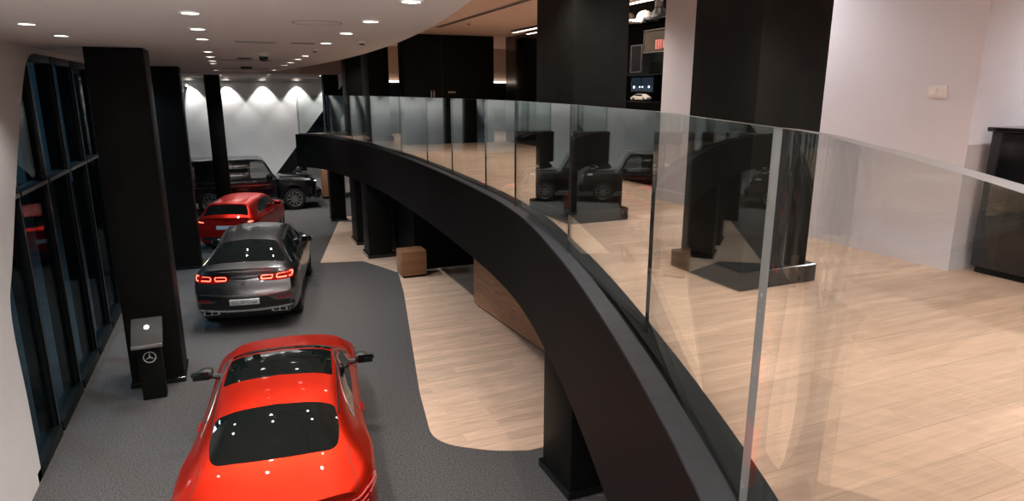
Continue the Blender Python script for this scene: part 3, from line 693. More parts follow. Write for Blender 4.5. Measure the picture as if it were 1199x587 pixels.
class Car:
    def __init__(s, name, loc, rz, label):
        s.root = empty(name, loc, rz); tag(s.root, label, 'car')
    def body(s, bm, paint, cutters, name='body'):
        s.bvh = BVHTree.FromBMesh(bm)
        o = build(name, bm, [paint, M['plas']], s.root, 28)
        cb = bmesh.new()
        for (x, sgn, r, yo, yi) in cutters:
            y0, y1 = sorted((sgn*yi, sgn*yo)); lathe(cb, [(r, y0), (r, y1)], 40, 'y', (x, 0, r*.90), 1)
        bmesh.ops.recalc_face_normals(cb, faces=cb.faces)
        me = bpy.data.meshes.new('cut'); cb.to_mesh(me); cb.free(); me.materials.append(paint); me.materials.append(M['plas'])
        c = bpy.data.objects.new('cut', me); COL.objects.link(c)
        md = o.modifiers.new('b', 'BOOLEAN'); md.object = c; md.operation = 'DIFFERENCE'; md.solver = 'EXACT'
        dg = bpy.context.evaluated_depsgraph_get(); dg.update()
        nm = bpy.data.meshes.new_from_object(o.evaluated_get(dg)); o.modifiers.clear(); o.data = nm
        finish(nm, 28)
        bpy.data.objects.remove(c); return o
    def patch(s, name, poly, side, m, off=.004, th=.006, sp=.05, parent=None, flip=False):
        """a thin conforming piece laid on the body: poly in (x,z) for sides, (y,z) for rear/front, (x,y) for top"""
        pts = [Vector((p[0], p[1])) for p in poly]
        x0, x1 = min(p.x for p in pts), max(p.x for p in pts); y0, y1 = min(p.y for p in pts), max(p.y for p in pts)
        out = []
        for i, p in enumerate(pts):
            q = pts[(i+1) % len(pts)]; k = max(1, int((q-p).length/sp))
            out += [p+(q-p)*j/k for j in range(k)]
        def inside(p):
            c = False
            for i in range(len(pts)):
                a, b = pts[i], pts[i-1]
                if (a.y > p.y) != (b.y > p.y) and p.x < (b.x-a.x)*(p.y-a.y)/(b.y-a.y)+a.x: c = not c
            return c
        def dist(p):
            return min((p-q).length for q in out)
        ins = []; nx_ = max(2, int((x1-x0)/sp)); ny_ = max(2, int((y1-y0)/sp))
        for i in range(nx_+1):
            for j in range(ny_+1):
                p = Vector((x0+(x1-x0)*i/nx_, y0+(y1-y0)*j/ny_))
                if inside(p) and dist(p) > sp*.45: ins.append(p)
        vs = out+ins; n = len(out)
        r = delaunay_2d_cdt(vs, [(i, (i+1) % n) for i in range(n)], [list(range(n))], 1, 1e-5)
        V2, E2, F2 = r[0], r[1], r[2]
        ray = {'right': lambda p: ((p.x, -4, p.y), (0, 1, 0)), 'left': lambda p: ((p.x, 4, p.y), (0, -1, 0)),
               'rear': lambda p: ((-6, p.x, p.y), (1, 0, 0)), 'front': lambda p: ((6, p.x, p.y), (-1, 0, 0)), 'top': lambda p: ((p.x, p.y, 4), (0, 0, -1))}[side]
        bm = bmesh.new(); lo = []; hi = []; last = None
        for p in V2:
            o, d = ray(p); h = s.bvh.ray_cast(Vector(o), Vector(d))
            if h[0] is None:
                h = s.bvh.find_nearest(Vector(o)+Vector(d)*(last if last else 4.8)); h = (h[0], h[1], h[2], last)
            else: last = h[3]
            nn = h[1] if h[1].dot(Vector(d)) < 0 else -h[1]
            lo.append(bm.verts.new(h[0]+nn*(off-th))); hi.append(bm.verts.new(h[0]+nn*off))
        cnt = {}
        for f in F2:
            for a, b in zip(f, list(f[1:])+[f[0]]): cnt[(min(a, b), max(a, b))] = cnt.get((min(a, b), max(a, b)), 0)+1
            try: bm.faces.new([hi[i] for i in f]); bm.faces.new([lo[i] for i in reversed(f)])
            except ValueError: pass
        for (a, b), c in cnt.items():
            if c == 1:
                try: bm.faces.new((hi[a], hi[b], lo[b], lo[a]))
                except ValueError: pass
        return build(name, bm, m, parent or s.root, 40)
    def both(s, name, poly, m, **kw):
        return [s.patch(name, poly, 'right', m, **kw), s.patch(name, poly, 'left', m, **kw)]
    def pt(s, side, a, b):
        o, d = {'right': ((a, -4, b), (0, 1, 0)), 'left': ((a, 4, b), (0, -1, 0)), 'rear': ((-6, a, b), (1, 0, 0)), 'front': ((6, a, b), (-1, 0, 0)), 'top': ((a, b, 4), (0, 0, -1))}[side]
        h = s.bvh.ray_cast(Vector(o), Vector(d)); return h[0] if h[0] else Vector((a, b, 1))
    def strip(s, name, line, side, w, m, off=.004, th=.006, parent=None, n=6, group=None):
        """ribbon of width w along a 2D line laid on the body"""
        L = [Vector(p) for p in line]; Lp = catmull([(p.x, p.y, 0) for p in L], n) if len(L) > 2 else [L[0].to_3d()+(L[1]-L[0]).to_3d()*k/8 for k in range(9)]
        bm = bmesh.new(); prev = None; first_ = None; last = None
        for i, p in enumerate(Lp):
            a, b = Lp[max(0, i-1)], Lp[min(len(Lp)-1, i+1)]; t = (b-a).normalized(); nn = Vector((-t.y, t.x, 0))*w/2
            row = []
            for q in (p-nn, p+nn):
                base = s.pt(side, q.x, q.y); nr = s.bvh.find_nearest(base)[1]
                row += [bm.verts.new(base+nr*off), bm.verts.new(base+nr*(off-th))]
            if prev:
                A, B = prev, row
                bm.faces.new((A[0], B[0], B[2], A[2])); bm.faces.new((A[1], A[3], B[3], B[1])); bm.faces.new((A[0], A[1], B[1], B[0])); bm.faces.new((A[2], B[2], B[3], A[3]))
            else: bm.faces.new((row[0], row[2], row[3], row[1]))
            prev = row
        bm.faces.new((prev[0], prev[1], prev[3], prev[2]))
        return build(name, bm, m, parent or s.root, 40)
    def wheel(s, x, sgn, r, y, w, rim=None, spokes=10, ref=None):
        bm = bmesh.new(); k = sgn
        prof = [(r*.70, -w/2), (r*.90, -w/2), (r*.975, -w/2+.02), (r, -w/2+.05), (r, w/2-.05), (r*.975, w/2-.02), (r*.90, w/2), (r*.70, w/2)]
        lathe(bm, prof, 40, 'y', closed=True)
        wo = build('wheel', bm, M['rub'], s.root); wo.location = (x, y*sgn, r)
        bm = bmesh.new(); ow = k*w*.44
        lathe(bm, [(r*.71, ow), (r*.715, ow-k*.02), (r*.62, ow-k*.03), (r*.60, -ow*.6), (r*.71, -ow*.6)], 40, 'y', closed=True)
        lathe(bm, [(r*.15, ow-k*.03), (r*.15, ow-k*.005), (r*.10, ow)], 18, 'y')
        for i in range(spokes):
            a = 2*PI*i/spokes; ca, sa = math.cos(a), math.sin(a); q = []
            for rr, hw in ((r*.12, .028), (r*.64, .019)):
                for sx in (-1, 1):
                    for yy in (ow-k*.008, ow-k*.04):
                        q.append(bm.verts.new((rr*ca-sx*hw*sa, yy, rr*sa+sx*hw*ca)))
            for f in ((0, 1, 3, 2), (4, 6, 7, 5), (0, 2, 6, 4), (1, 5, 7, 3), (0, 4, 5, 1), (2, 3, 7, 6)): bm.faces.new([q[j] for j in f])
        build('rim', bm, rim or M['rim'], wo)
        bm = bmesh.new(); lathe(bm, [(r*.50, -ow*.1), (r*.50, ow*.45)], 28, 'y'); build('brake_disc', bm, M['rimd'], wo)
        return wo
    def mirror(s, x, y, z, sgn, shell, sz=(.10, .24, .15), low=None):
        bm = bmesh.new(); n = 14; rings = []
        for i in range(9):
            t = i/8; yy = sgn*(y+sz[1]*t); k = (.55+.45*math.sin(PI*min(1, t*1.15+.18)))*(1 if t < .9 else .75)
            ring = [bm.verts.new((x-.02*t+sz[0]*k*math.cos(a)*(.75 if math.cos(a) < 0 else 1.15), yy, z+sz[2]*.5*k*math.sin(a)+.012*t)) for a in [2*PI*j/n for j in range(n)]]
            rings.append(ring)
        for A, B in zip(rings, rings[1:]):
            for j in range(n): bm.faces.new((A[j], A[(j+1) % n], B[(j+1) % n], B[j]))
        bm.faces.new(rings[0]); bm.faces.new(rings[-1])
        mo = build('mirror', bm, shell, s.root)
        bm = bmesh.new(); tube(bm, [(x+.03, sgn*(y-.14), z-.06), (x+.02, sgn*(y-.02), z-.05), (x+.01, sgn*(y+.06), z-.03)], [.045, .035, .03], 8); build('mirror_stalk', bm, M['plas'], mo)
        bm = bmesh.new(); bx(bm, x-sz[0]*.80, x-sz[0]*.72, *sorted((sgn*(y+.03), sgn*(y+sz[1]*.9))), z-sz[2]*.33, z+sz[2]*.38, .003); build('mirror_glass', bm, M['tint'], mo)
        return mo
    def handle(s, x, z, side, m, L=.2):
        p = s.pt(side, x, z); sg = -1 if side == 'right' else 1
        bm = bmesh.new(); tube(bm, [(x-L/2, p.y+sg*.004, z), (x-L/2+.03, p.y+sg*.018, z+.003), (x+L/2-.03, p.y+sg*.018, z+.003), (x+L/2, p.y+sg*.004, z)], .011, 8)
        return build('door_handle', bm, m, s.root)
    def badge(s, y, z, r, side='rear'):
        p = s.pt(side, y, z); o = build('star_emblem', star(r), M['chrome'], s.root); o.location = p+Vector((-.004, 0, 0)); o.rotation_euler = (R(10), 0, -PI/2); return o
    def text(s, name, body, y, z, size, m, off=.004, parent=None, x=None, sx=1., tilt=0):
        c = bpy.data.curves.new(name, 'FONT'); c.body = body; c.size = size; c.align_x = 'CENTER'; c.align_y = 'CENTER'; c.extrude = .0012
        t = bpy.data.objects.new('t', c); COL.objects.link(t); dg = bpy.context.evaluated_depsgraph_get()
        me = bpy.data.meshes.new_from_object(t.evaluated_get(dg)); bpy.data.objects.remove(t)
        me.materials.clear(); me.materials.append(m); me.name = name
        o = link(name, me, parent or s.root)
        o.rotation_euler = (PI/2-tilt, 0, -PI/2); o.scale = (sx, 1, 1)
        o.location = (x if x is not None else s.pt('rear', y, z).x-off, y, z); return o

# ---------------------------------------------------------------- red coupe in front
a8 = R(6.5)
cp = Car('coupe_car', (.31, 7.69, 0), PI/2-a8, 'bright red coupe car with black rear window, nearest the camera')
T = dict(x=[-2.38, -2.2, -1.9, -1.4, -.9, -.3, .3, .8, 1.15, 1.5, 2.0, 2.32],
         zc=[.985, 1.01, 1.075, 1.325, 1.39, 1.405, 1.345, 1.16, 1.0, .95, .86, .70],
         zr=[.955, .98, 1.03, 1.23, 1.305, 1.325, 1.265, 1.09, .965, .92, .82, .65],
         wr=[.60, .62, .62, .56, .57, .585, .575, .65, .71, .69, .62, .48],
         zbelt=[.90, .93, .965, .975, .965, .95, .935, .925, .915, .87, .77, .60],
         wb=[.70, .76, .80, .785, .77, .785, .795, .80, .79, .78, .70, .55],
         zsh=[.79, .81, .83, .82, .78, .76, .76, .76, .76, .75, .68, .52],
         wsh=[.75, .84, .90, .92, .89, .875, .88, .89, .90, .90, .83, .62],
         wm=[.77, .86, .91, .925, .895, .885, .885, .89, .905, .905, .85, .66],
         ws=[.72, .82, .86, .88, .86, .86, .86, .86, .87, .87, .82, .64])
bm = car_mesh(T, -2.38, 2.32, [.30, .22, .06, .0, .05, .07, .05, .02, .0], [.25, .18, .05, .0, .06, .12, .12, .1, .1], .13, .22, .17, .28, .52)
W4 = [(-1.40, -1, .37, 1.2, .60), (-1.40, 1, .37, 1.2, .60), (1.44, -1, .37, 1.2, .60), (1.44, 1, .37, 1.2, .60)]
cp.body(bm, M['red'], W4)
bl = roundpoly([(-1.26, .56), (-1.26, -.56), (-1.55, -.60), (-1.82, -.565), (-1.87, 0), (-1.82, .565), (-1.55, .60)], [.05, .05, .2, .12, .5, .12, .2], 5)
cp.patch('rear_window', bl, 'top', M['tint'], sp=.06)
cp.patch('sunroof', roundpoly([(-.64, .565), (-.64, -.565), (.16, -.56), (.16, .56)], .04, 3), 'top', M['tint'], sp=.06)
cp.patch('windshield', roundpoly([(.24, .55), (.24, -.55), (.70, -.63), (1.08, -.69), (1.14, 0), (1.08, .69), (.70, .63)], .05, 3), 'top', M['tint'], sp=.06)
sw = roundpoly([(-1.02, .985), (-1.10, 1.03), (-.90, 1.15), (-.55, 1.245), (-.1, 1.275), (.30, 1.22), (.62, 1.10), (.86, .985), (.4, .975), (-.5, .98)], .05, 3)
for o_ in cp.both('side_window', sw, M['tint']): pass
rail = [(-1.35, .60), (-.9, .605), (-.3, .615), (.25, .60)]
for sg in (1, -1): cp.strip('roof_molding', [(x, y*sg) for x, y in rail], 'top', .016, M['plas'])
ws_ = [(-1.06, 1.0), (-.86, 1.17), (-.5, 1.268), (-.08, 1.295), (.32, 1.24), (.66, 1.105), (.9, .985)]
for sd in ('right', 'left'):
    cp.strip('window_trim', ws_, sd, .018, M['steel'], off=.006)
    cp.strip('door_seam', [(-.62, .96), (-.66, .75), (-.60, .45), (-.45, .32)], sd, .006, M['plas'], off=.002)
    cp.strip('door_seam', [(.80, .92), (.86, .7), (.84, .4)], sd, .006, M['plas'], off=.002)
    cp.handle(-.42, .79, sd, M['red'])
# tail lamps wrap from boot lid to flank
for sg in (-1, 1):
    lp = cp.patch('tail_lamp', roundpoly([(sg*.40, .80), (sg*.62, .865), (sg*.83, .89), (sg*.84, .76), (sg*.64, .70), (sg*.42, .70)], .04, 3), 'rear', M['lens'], off=.008, th=.012, sp=.04)
    for (a, b) in (((.44, .785), (.80, .868)), ((.45, .745), (.80, .82)), ((.46, .715), (.80, .775))):  # pale strips paint pinkish reflections on the unlit lamp
        cp.strip('lamp_strip', [(sg*a[0], a[1]), (sg*.62, (a[1]+b[1])/2+.012), (sg*b[0], b[1])], 'rear', .012, M['lensl'], off=.012, parent=lp)
    sd = 'right' if sg < 0 else 'left'
    lp2 = cp.patch('tail_lamp', roundpoly([(-2.24, .89), (-2.02, .885), (-1.86, .845), (-1.92, .775), (-2.24, .765)], .03, 3), sd, M['lens'], off=.008, th=.012, sp=.04)
    for z0, z1 in ((.865, .835), (.82, .80)):  # same painted reflections carried round to the flank
        cp.strip('lamp_strip', [(-2.22, z0), (-2.08, (z0+z1)/2+.006), (-1.92, z1)], sd, .011, M['lensl'], off=.012, parent=lp2)
    cp.strip('boot_seam', [(-2.30, sg*.72), (-2.12, sg*.70), (-1.92, sg*.665), (-1.75, sg*.66)], 'top', .006, M['plas'], off=.002)
cp.patch('number_plate', [(-.26, .62), (.26, .62), (.26, .73), (-.26, .73)], 'rear', M['plate'], off=.012, th=.014, sp=.1)
cp.badge(0, .86, .045)
cp.patch('rear_diffuser', roundpoly([(-.62, .24), (.62, .24), (.68, .40), (-.68, .40)], .03, 3), 'rear', M['plas'], sp=.08)
for sg in (-1, 1):
    bm = bmesh.new(); p = cp.pt('rear', .52*sg, .30); prism(bm, roundpoly([(.52*sg-.09, .27), (.52*sg+.09, .27), (.52*sg+.08, .34), (.52*sg-.08, .34)], .03, 3), p.x-.03, p.x+.06, 'x'); build('exhaust_tip', bm, M['chrome'], cp.root)
    cp.mirror(.60, .87, .99, sg, M['plas'])
for x in (-1.40, 1.44):
    for sg in (-1, 1): cp.wheel(x, sg, .335, .79, .23)
for sg in (-1, 1):
    cp.patch('headlamp', roundpoly([(sg*.38, .66), (sg*.62, .72), (sg*.60, .60), (sg*.40, .57)], .03, 3), 'front', M['head'], sp=.05)
cp.patch('grille', roundpoly([(-.34, .40), (.34, .40), (.30, .62), (-.30, .62)], .04, 3), 'front', M['plas'], sp=.06)

# ---------------------------------------------------------------- grey coupe SUV
a95 = R(9.5)
g0 = (.393-.2*math.sin(a95), 15.235-.2*math.cos(a95), 0)
gc = Car('sport_utility_car', g0, PI/2-a95, 'dark grey coupe-style sport utility car with lit red tail lamps')
T = dict(x=[-2.37, -2.15, -1.9, -1.4, -.9, -.3, .3, .75, 1.2, 1.6, 2.05, 2.36],
         zc=[1.16, 1.21, 1.265, 1.46, 1.56, 1.60, 1.58, 1.42, 1.15, 1.08, 1.0, .85],
         zr=[1.12, 1.165, 1.20, 1.36, 1.465, 1.515, 1.495, 1.34, 1.10, 1.05, .96, .8],
         wr=[.66, .69, .68, .60, .58, .59, .60, .65, .72, .72, .66, .55],
         zbelt=[1.05, 1.08, 1.10, 1.10, 1.06, 1.03, 1.01, 1.0, 1.0, 1.0, .92, .75],
         wb=[.76, .82, .85, .845, .83, .84, .84, .83, .80, .80, .75, .6],
         zsh=[.95, .96, .97, .95, .92, .90, .88, .88, .88, .88, .82, .68],
         wsh=[.81, .89, .93, .94, .92, .91, .91, .92, .93, .93, .87, .68],
         wm=[.83, .91, .945, .95, .93, .92, .92, .93, .945, .945, .9, .72],
         ws=[.78, .86, .91, .92, .91, .91, .91, .91, .92, .92, .86, .68])
bm = car_mesh(T, -2.37, 2.36, [.30, .20, .05, .0, .10, .17, .16, .10, .06], [.25, .18, .05, .0, .06, .12, .12, .1, .1], .11, .22, .24, .36, .66)
W4 = [(x, s, .405, 1.3, .60) for x in (-1.42, 1.45) for s in (-1, 1)]
gc.body(bm, M['grey'], W4)
gc.patch('rear_window', roundpoly([(-1.17, .50), (-1.17, -.50), (-1.75, -.70), (-1.93, -.70), (-1.99, 0), (-1.93, .70), (-1.75, .70)], [.06, .06, .12, .1, .5, .1, .12], 4), 'top', M['tint'], sp=.06)
gc.patch('windshield', roundpoly([(.36, .56), (.36, -.56), (.75, -.63), (1.15, -.69), (1.2, 0), (1.15, .69), (.75, .63)], .05, 3), 'top', M['tint'], sp=.07)
sw = roundpoly([(-1.62, 1.14), (-1.25, 1.31), (-.8, 1.425), (-.3, 1.47), (.28, 1.44), (.62, 1.31), (.95, 1.10), (.4, 1.07), (-.6, 1.09)], .06, 3)
gc.both('side_window', sw, M['tint'])
tr = [(-1.70, 1.135), (-1.26, 1.345), (-.8, 1.455), (-.3, 1.50), (.28, 1.47), (.66, 1.33), (1.02, 1.08)]
tl = [(-1.70, 1.12), (-.6, 1.065), (.4, 1.045), (1.0, 1.065)]
for sd in ('right', 'left'):
    gc.strip('window_trim', tr, sd, .022, M['chrome'], off=.008); gc.strip('window_trim', tl, sd, .018, M['chrome'], off=.008)
    gc.strip('door_pillar', [(-.36, 1.07), (-.42, 1.28), (-.46, 1.47)], sd, .07, M['plas'], off=.006)
    gc.strip('door_seam', [(-.34, 1.04), (-.36, .8), (-.36, .45)], sd, .007, M['plas'], off=.002)
    gc.strip('door_seam', [(.78, 1.0), (.84, .8), (.82, .45)], sd, .007, M['plas'], off=.002)
    gc.strip('door_seam', [(-1.25, 1.08), (-1.12, .85), (-.98, .6), (-.95, .45)], sd, .007, M['plas'], off=.002)
    gc.handle(-.16, .95, sd, M['chrome']); gc.handle(-.98, .98, sd, M['chrome'])
    gc.patch('sill_cladding', roundpoly([(-.98, .27), (1.02, .27), (1.02, .40), (-.98, .42)], .02, 2), sd, M['plas'], sp=.1)
for sg in (1, -1):
    gc.strip('roof_rail', [(-1.05, sg*.60), (-.4, sg*.61), (.3, sg*.61)], 'top', .035, M['plas'], off=.03, th=.03)
# rear face: lamps, lip, trim
for sg in (-1, 1):
    lp = gc.patch('tail_lamp', roundpoly([(sg*.24, 1.05), (sg*.50, 1.08), (sg*.86, 1.085), (sg*.875, .955), (sg*.52, .94), (sg*.26, .97)], .04, 3), 'rear', M['lens'], off=.008, th=.014, sp=.04)
    def ring(pts, w):
        P = roundpoly(pts, .03, 4); return [tuple(p) for p in P]+[tuple(P[0])]
    for pts in ([(sg*.575, .98), (sg*.845, .99), (sg*.85, 1.062), (sg*.59, 1.052)], [(sg*.30, .983), (sg*.50, .98), (sg*.51, 1.043), (sg*.31, 1.037)]):
        gc.strip('lamp_strip', ring(pts, 0), 'rear', .016, M['glow'], off=.014, parent=lp, n=2)
    gc.patch('reflector', roundpoly([(sg*.58, .605), (sg*.82, .62), (sg*.82, .65), (sg*.58, .635)], .008, 2), 'rear', M['lens'], off=.008, sp=.06)
    bm = bmesh.new(); c = .60*sg; p = gc.pt('rear', c, .40); P = roundpoly([(c-.15, .36), (c+.15, .36), (c+.14, .44), (c-.14, .44)], .03, 4)
    n = len(P); A = [bm.verts.new((p.x-.03, q.x, q.y)) for q in P]; Q = [(q-Vector((c, .40)))*.74+Vector((c, .40)) for q in P]; B = [bm.verts.new((p.x-.03, q.x, q.y)) for q in Q]
    A2 = [bm.verts.new((p.x+.1, q.x, q.y)) for q in P]; B2 = [bm.verts.new((p.x+.1, q.x, q.y)) for q in Q]
    for i in range(n):
        j = (i+1) % n; bm.faces.new((A[i], A[j], B[j], B[i])); bm.faces.new((A[i], A2[i], A2[j], A[j])); bm.faces.new((B[i], B[j], B2[j], B2[i])); bm.faces.new((A2[i], B2[i], B2[j], A2[j]))
    eo = build('exhaust_tip', bm, M['chrome'], gc.root)
    bm = bmesh.new(); bx(bm, p.x-.025, p.x-.01, c-.012, c+.012, .37, .43); build('exhaust_divider', bm, M['chrome'], eo)
    gc.mirror(.62, .84, 1.10, sg, M['grey'], (.11, .25, .17))
bl_ = gc.patch('lower_bumper', roundpoly([(-.80, .27), (.80, .27), (.88, .50), (.80, .58), (.55, .585), (.40, .68), (-.40, .68), (-.55, .585), (-.80, .58), (-.88, .50)], .04, 3), 'rear', M['plas'], off=.006, th=.012, sp=.06)
gc.strip('bumper_trim', [(-.82, .46), (-.4, .435), (0, .43), (.4, .435), (.82, .46)], 'rear', .04, M['chrome'], off=.022, th=.016)
gc.strip('boot_lip', [(-.70, 1.115), (-.35, 1.145), (0, 1.155), (.35, 1.145), (.70, 1.115)], 'rear', .035, M['grey'], off=.035, th=.04)
gc.strip('boot_seam', [(-.80, .80), (-.78, .72), (-.5, .69), (0, .685), (.5, .69), (.78, .72), (.80, .80)], 'rear', .008, M['plas'], off=.003)
gc.strip('chrome_strip', [(-.76, .75), (-.4, .73), (0, .725), (.4, .73), (.76, .75)], 'rear', .014, M['steel'], off=.012)
xp = gc.pt('rear', 0, .60).x
bm = bmesh.new(); bx(bm, xp-.03, xp+.02, -.26, .26, .545, .655, .006); pl_ = build('number_plate', bm, M['plate'], gc.root)
gc.text('plate_text', 'GLC 200 Coupe', 0, .60, .085, M['plated'], parent=pl_, x=xp-.032, sx=.78)
gc.badge(0, .91, .055)
gc.text('model_badge', 'GLC200', .50, .775, .055, M['chrome'], off=.010, sx=1.1)
for x in (-1.42, 1.45):
    for sg in (-1, 1): gc.wheel(x, sg, .365, .81, .25, spokes=10)
for sg in (-1, 1): gc.patch('headlamp', roundpoly([(sg*.40, .80), (sg*.68, .86), (sg*.66, .72), (sg*.42, .70)], .03, 3), 'front', M['head'], sp=.05)
gc.patch('grille', roundpoly([(-.38, .5), (.38, .5), (.34, .76), (-.34, .76)], .05, 3), 'front', M['plas'], sp=.06)

# ---------------------------------------------------------------- red hatchback
a15 = R(16)
sd0 = (-.35+2.0*math.sin(a15), 19.8+2.0*math.cos(a15), 0)
sc_ = Car('hatchback_car', sd0, PI/2-a15, 'red hatchback car parked between the grey car and the black off-road car')
T = dict(x=[-2.18, -2.08, -1.95, -1.78, -1.5, -.85, -.3, .2, .6, 1.15, 1.5, 2.0, 2.24],
         zc=[1.02, 1.10, 1.22, 1.365, 1.395, 1.43, 1.44, 1.42, 1.33, 1.02, .97, .88, .72],
         zr=[.99, 1.06, 1.17, 1.305, 1.335, 1.365, 1.37, 1.35, 1.25, .985, .94, .84, .67],
         wr=[.66, .655, .63, .585, .575, .58, .585, .58, .62, .70, .69, .62, .48],
         zbelt=[.94, .97, .99, 1.0, .995, .975, .96, .95, .94, .925, .88, .79, .62],
         wb=[.76, .785, .80, .80, .795, .78, .775, .78, .785, .77, .76, .69, .55],
         zsh=[.83, .85, .86, .86, .85, .80, .78, .78, .78, .78, .76, .70, .54],
         wsh=[.80, .85, .88, .89, .895, .885, .875, .875, .88, .89, .89, .82, .62],
         wm=[.82, .86, .89, .90, .90, .89, .885, .885, .885, .895, .895, .84, .66],
         ws=[.76, .81, .84, .86, .87, .86, .86, .86, .86, .87, .87, .81, .64])
bm = car_mesh(T, -2.18, 2.24, [.26, .18, .04, .0, .04, .06, .05, .03, .0], [.25, .18, .05, .0, .06, .12, .12, .1, .1], .10, .22, .18, .30, .55)
sc_.body(bm, M['redd'], [(x, s, .37, 1.2, .58) for x in (-1.36, 1.37) for s in (-1, 1)])
sc_.patch('rear_window', roundpoly([(-1.84, .575), (-1.84, -.575), (-2.10, -.66), (-2.14, 0), (-2.10, .66)], .05, 3), 'top', M['tint'], sp=.05)
sc_.patch('roof_spoiler', roundpoly([(-1.60, .56), (-1.60, -.56), (-1.82, -.565), (-1.84, 0), (-1.82, .565)], .03, 3), 'top', M['redd'], off=.03, th=.04, sp=.06)
sc_.patch('windshield', roundpoly([(.38, .56), (.38, -.56), (1.05, -.68), (1.10, 0), (1.05, .68)], .05, 3), 'top', M['tint'], sp=.07)
sw = roundpoly([(-1.42, 1.03), (-1.2, 1.20), (-.7, 1.30), (-.1, 1.325), (.3, 1.29), (.65, 1.16), (.92, 1.0), (-.2, .995)], .05, 3)
sc_.both('side_window', sw, M['tint'])
for sd in ('right', 'left'):
    sc_.strip('window_trim', [(-1.44, 1.01), (-.2, .975), (.95, .985)], sd, .018, M['chrome'], off=.007)
    sc_.strip('door_pillar', [(-.30, .99), (-.34, 1.15), (-.37, 1.32)], sd, .06, M['plas'], off=.006)
    sc_.strip('door_seam', [(-.28, .96), (-.30, .7), (-.28, .4)], sd, .006, M['plas'], off=.002)
    sc_.strip('door_seam', [(.78, .94), (.83, .7), (.82, .4)], sd, .006, M['plas'], off=.002)
    sc_.handle(-.10, .84, sd, M['redd']); sc_.handle(-1.0, .86, sd, M['redd'])
for sg in (-1, 1):
    lp = sc_.patch('tail_lamp', roundpoly([(sg*.42, .90), (sg*.62, .925), (sg*.80, .93), (sg*.815, .81), (sg*.60, .79), (sg*.44, .81)], .03, 3), 'rear', M['lens'], off=.008, th=.012, sp=.04)
    sc_.strip('lamp_strip', [(sg*.64, .865), (sg*.72, .875), (sg*.79, .885)], 'rear', .03, M['glow'], off=.012, parent=lp)
    sc_.mirror(.62, .82, 1.0, sg, M['redd'])
sc_.patch('rear_diffuser', roundpoly([(-.66, .25), (.66, .25), (.72, .44), (-.72, .44)], .03, 3), 'rear', M['plas'], sp=.08)
xp = sc_.pt('rear', 0, .72).x
bm = bmesh.new(); bx(bm, xp-.025, xp+.02, -.26, .26, .665, .775, .006); sp_ = build('number_plate', bm, M['plate'], sc_.root)
sc_.badge(0, .89, .045)
for x in (-1.36, 1.37):
    for sg in (-1, 1): sc_.wheel(x, sg, .325, .775, .22)
sc_.root.scale = (.93, .93, .95)
for sg in (-1, 1): sc_.patch('headlamp', roundpoly([(sg*.38, .66), (sg*.62, .72), (sg*.60, .60), (sg*.40, .57)], .03, 3), 'front', M['head'], sp=.05)
sc_.patch('grille', roundpoly([(-.34, .40), (.34, .40), (.30, .62), (-.30, .62)], .04, 3), 'front', M['plas'], sp=.06)

# ---------------------------------------------------------------- black off-road car, side on
gw = Car('off_road_car', (.56, 26.95, 0), 0, 'boxy black off-road car parked side-on before the far white wall')
bm = bmesh.new()
secs = [(-2.20, 1.90, 1.90), (-2.16, 1.955, 1.92), (-1.0, 1.975, 1.92), (.30, 1.955, 1.915), (.42, 1.915, 1.89), (.86, 1.235, 1.215), (.92, 1.215, 1.19), (1.5, 1.205, 1.18), (2.10, 1.18, 1.15), (2.18, 1.13, 1.11)]
T = dict(x=[s[0] for s in secs], zc=[s[1] for s in secs], zr=[s[2]-.02 for s in secs],
         wr=[.75, .765, .765, .765, .76, .72, .66, .64, .62, .60],
         zbelt=[1.20, 1.20, 1.20, 1.20, 1.20, 1.19, 1.15, 1.13, 1.11, 1.08], wb=[.85, .86, .86, .86, .86, .86, .72, .68, .66, .64],
         zsh=[1.14, 1.14, 1.14, 1.14, 1.14, 1.14, 1.02, 1.00, .99, .97], wsh=[.875, .885, .885, .885, .885, .885, .80, .76, .74, .72],
         wm=[.88, .89, .89, .89, .89, .89, .82, .80, .79, .78], ws=[.86, .87, .87, .87, .87, .87, .80, .78, .77, .75])
bm.free()
bm = car_mesh(T, -2.20, 2.18, [0]*9, [.06, .03, .0, .0, .0, .0, .0, .0, .0], .02, .03, .42, .50, .80, nx=80)
gw.body(bm, M['ink'], [(x, s, .50, 1.3, .45) for x in (-1.43, 1.44) for s in (-1, 1)])
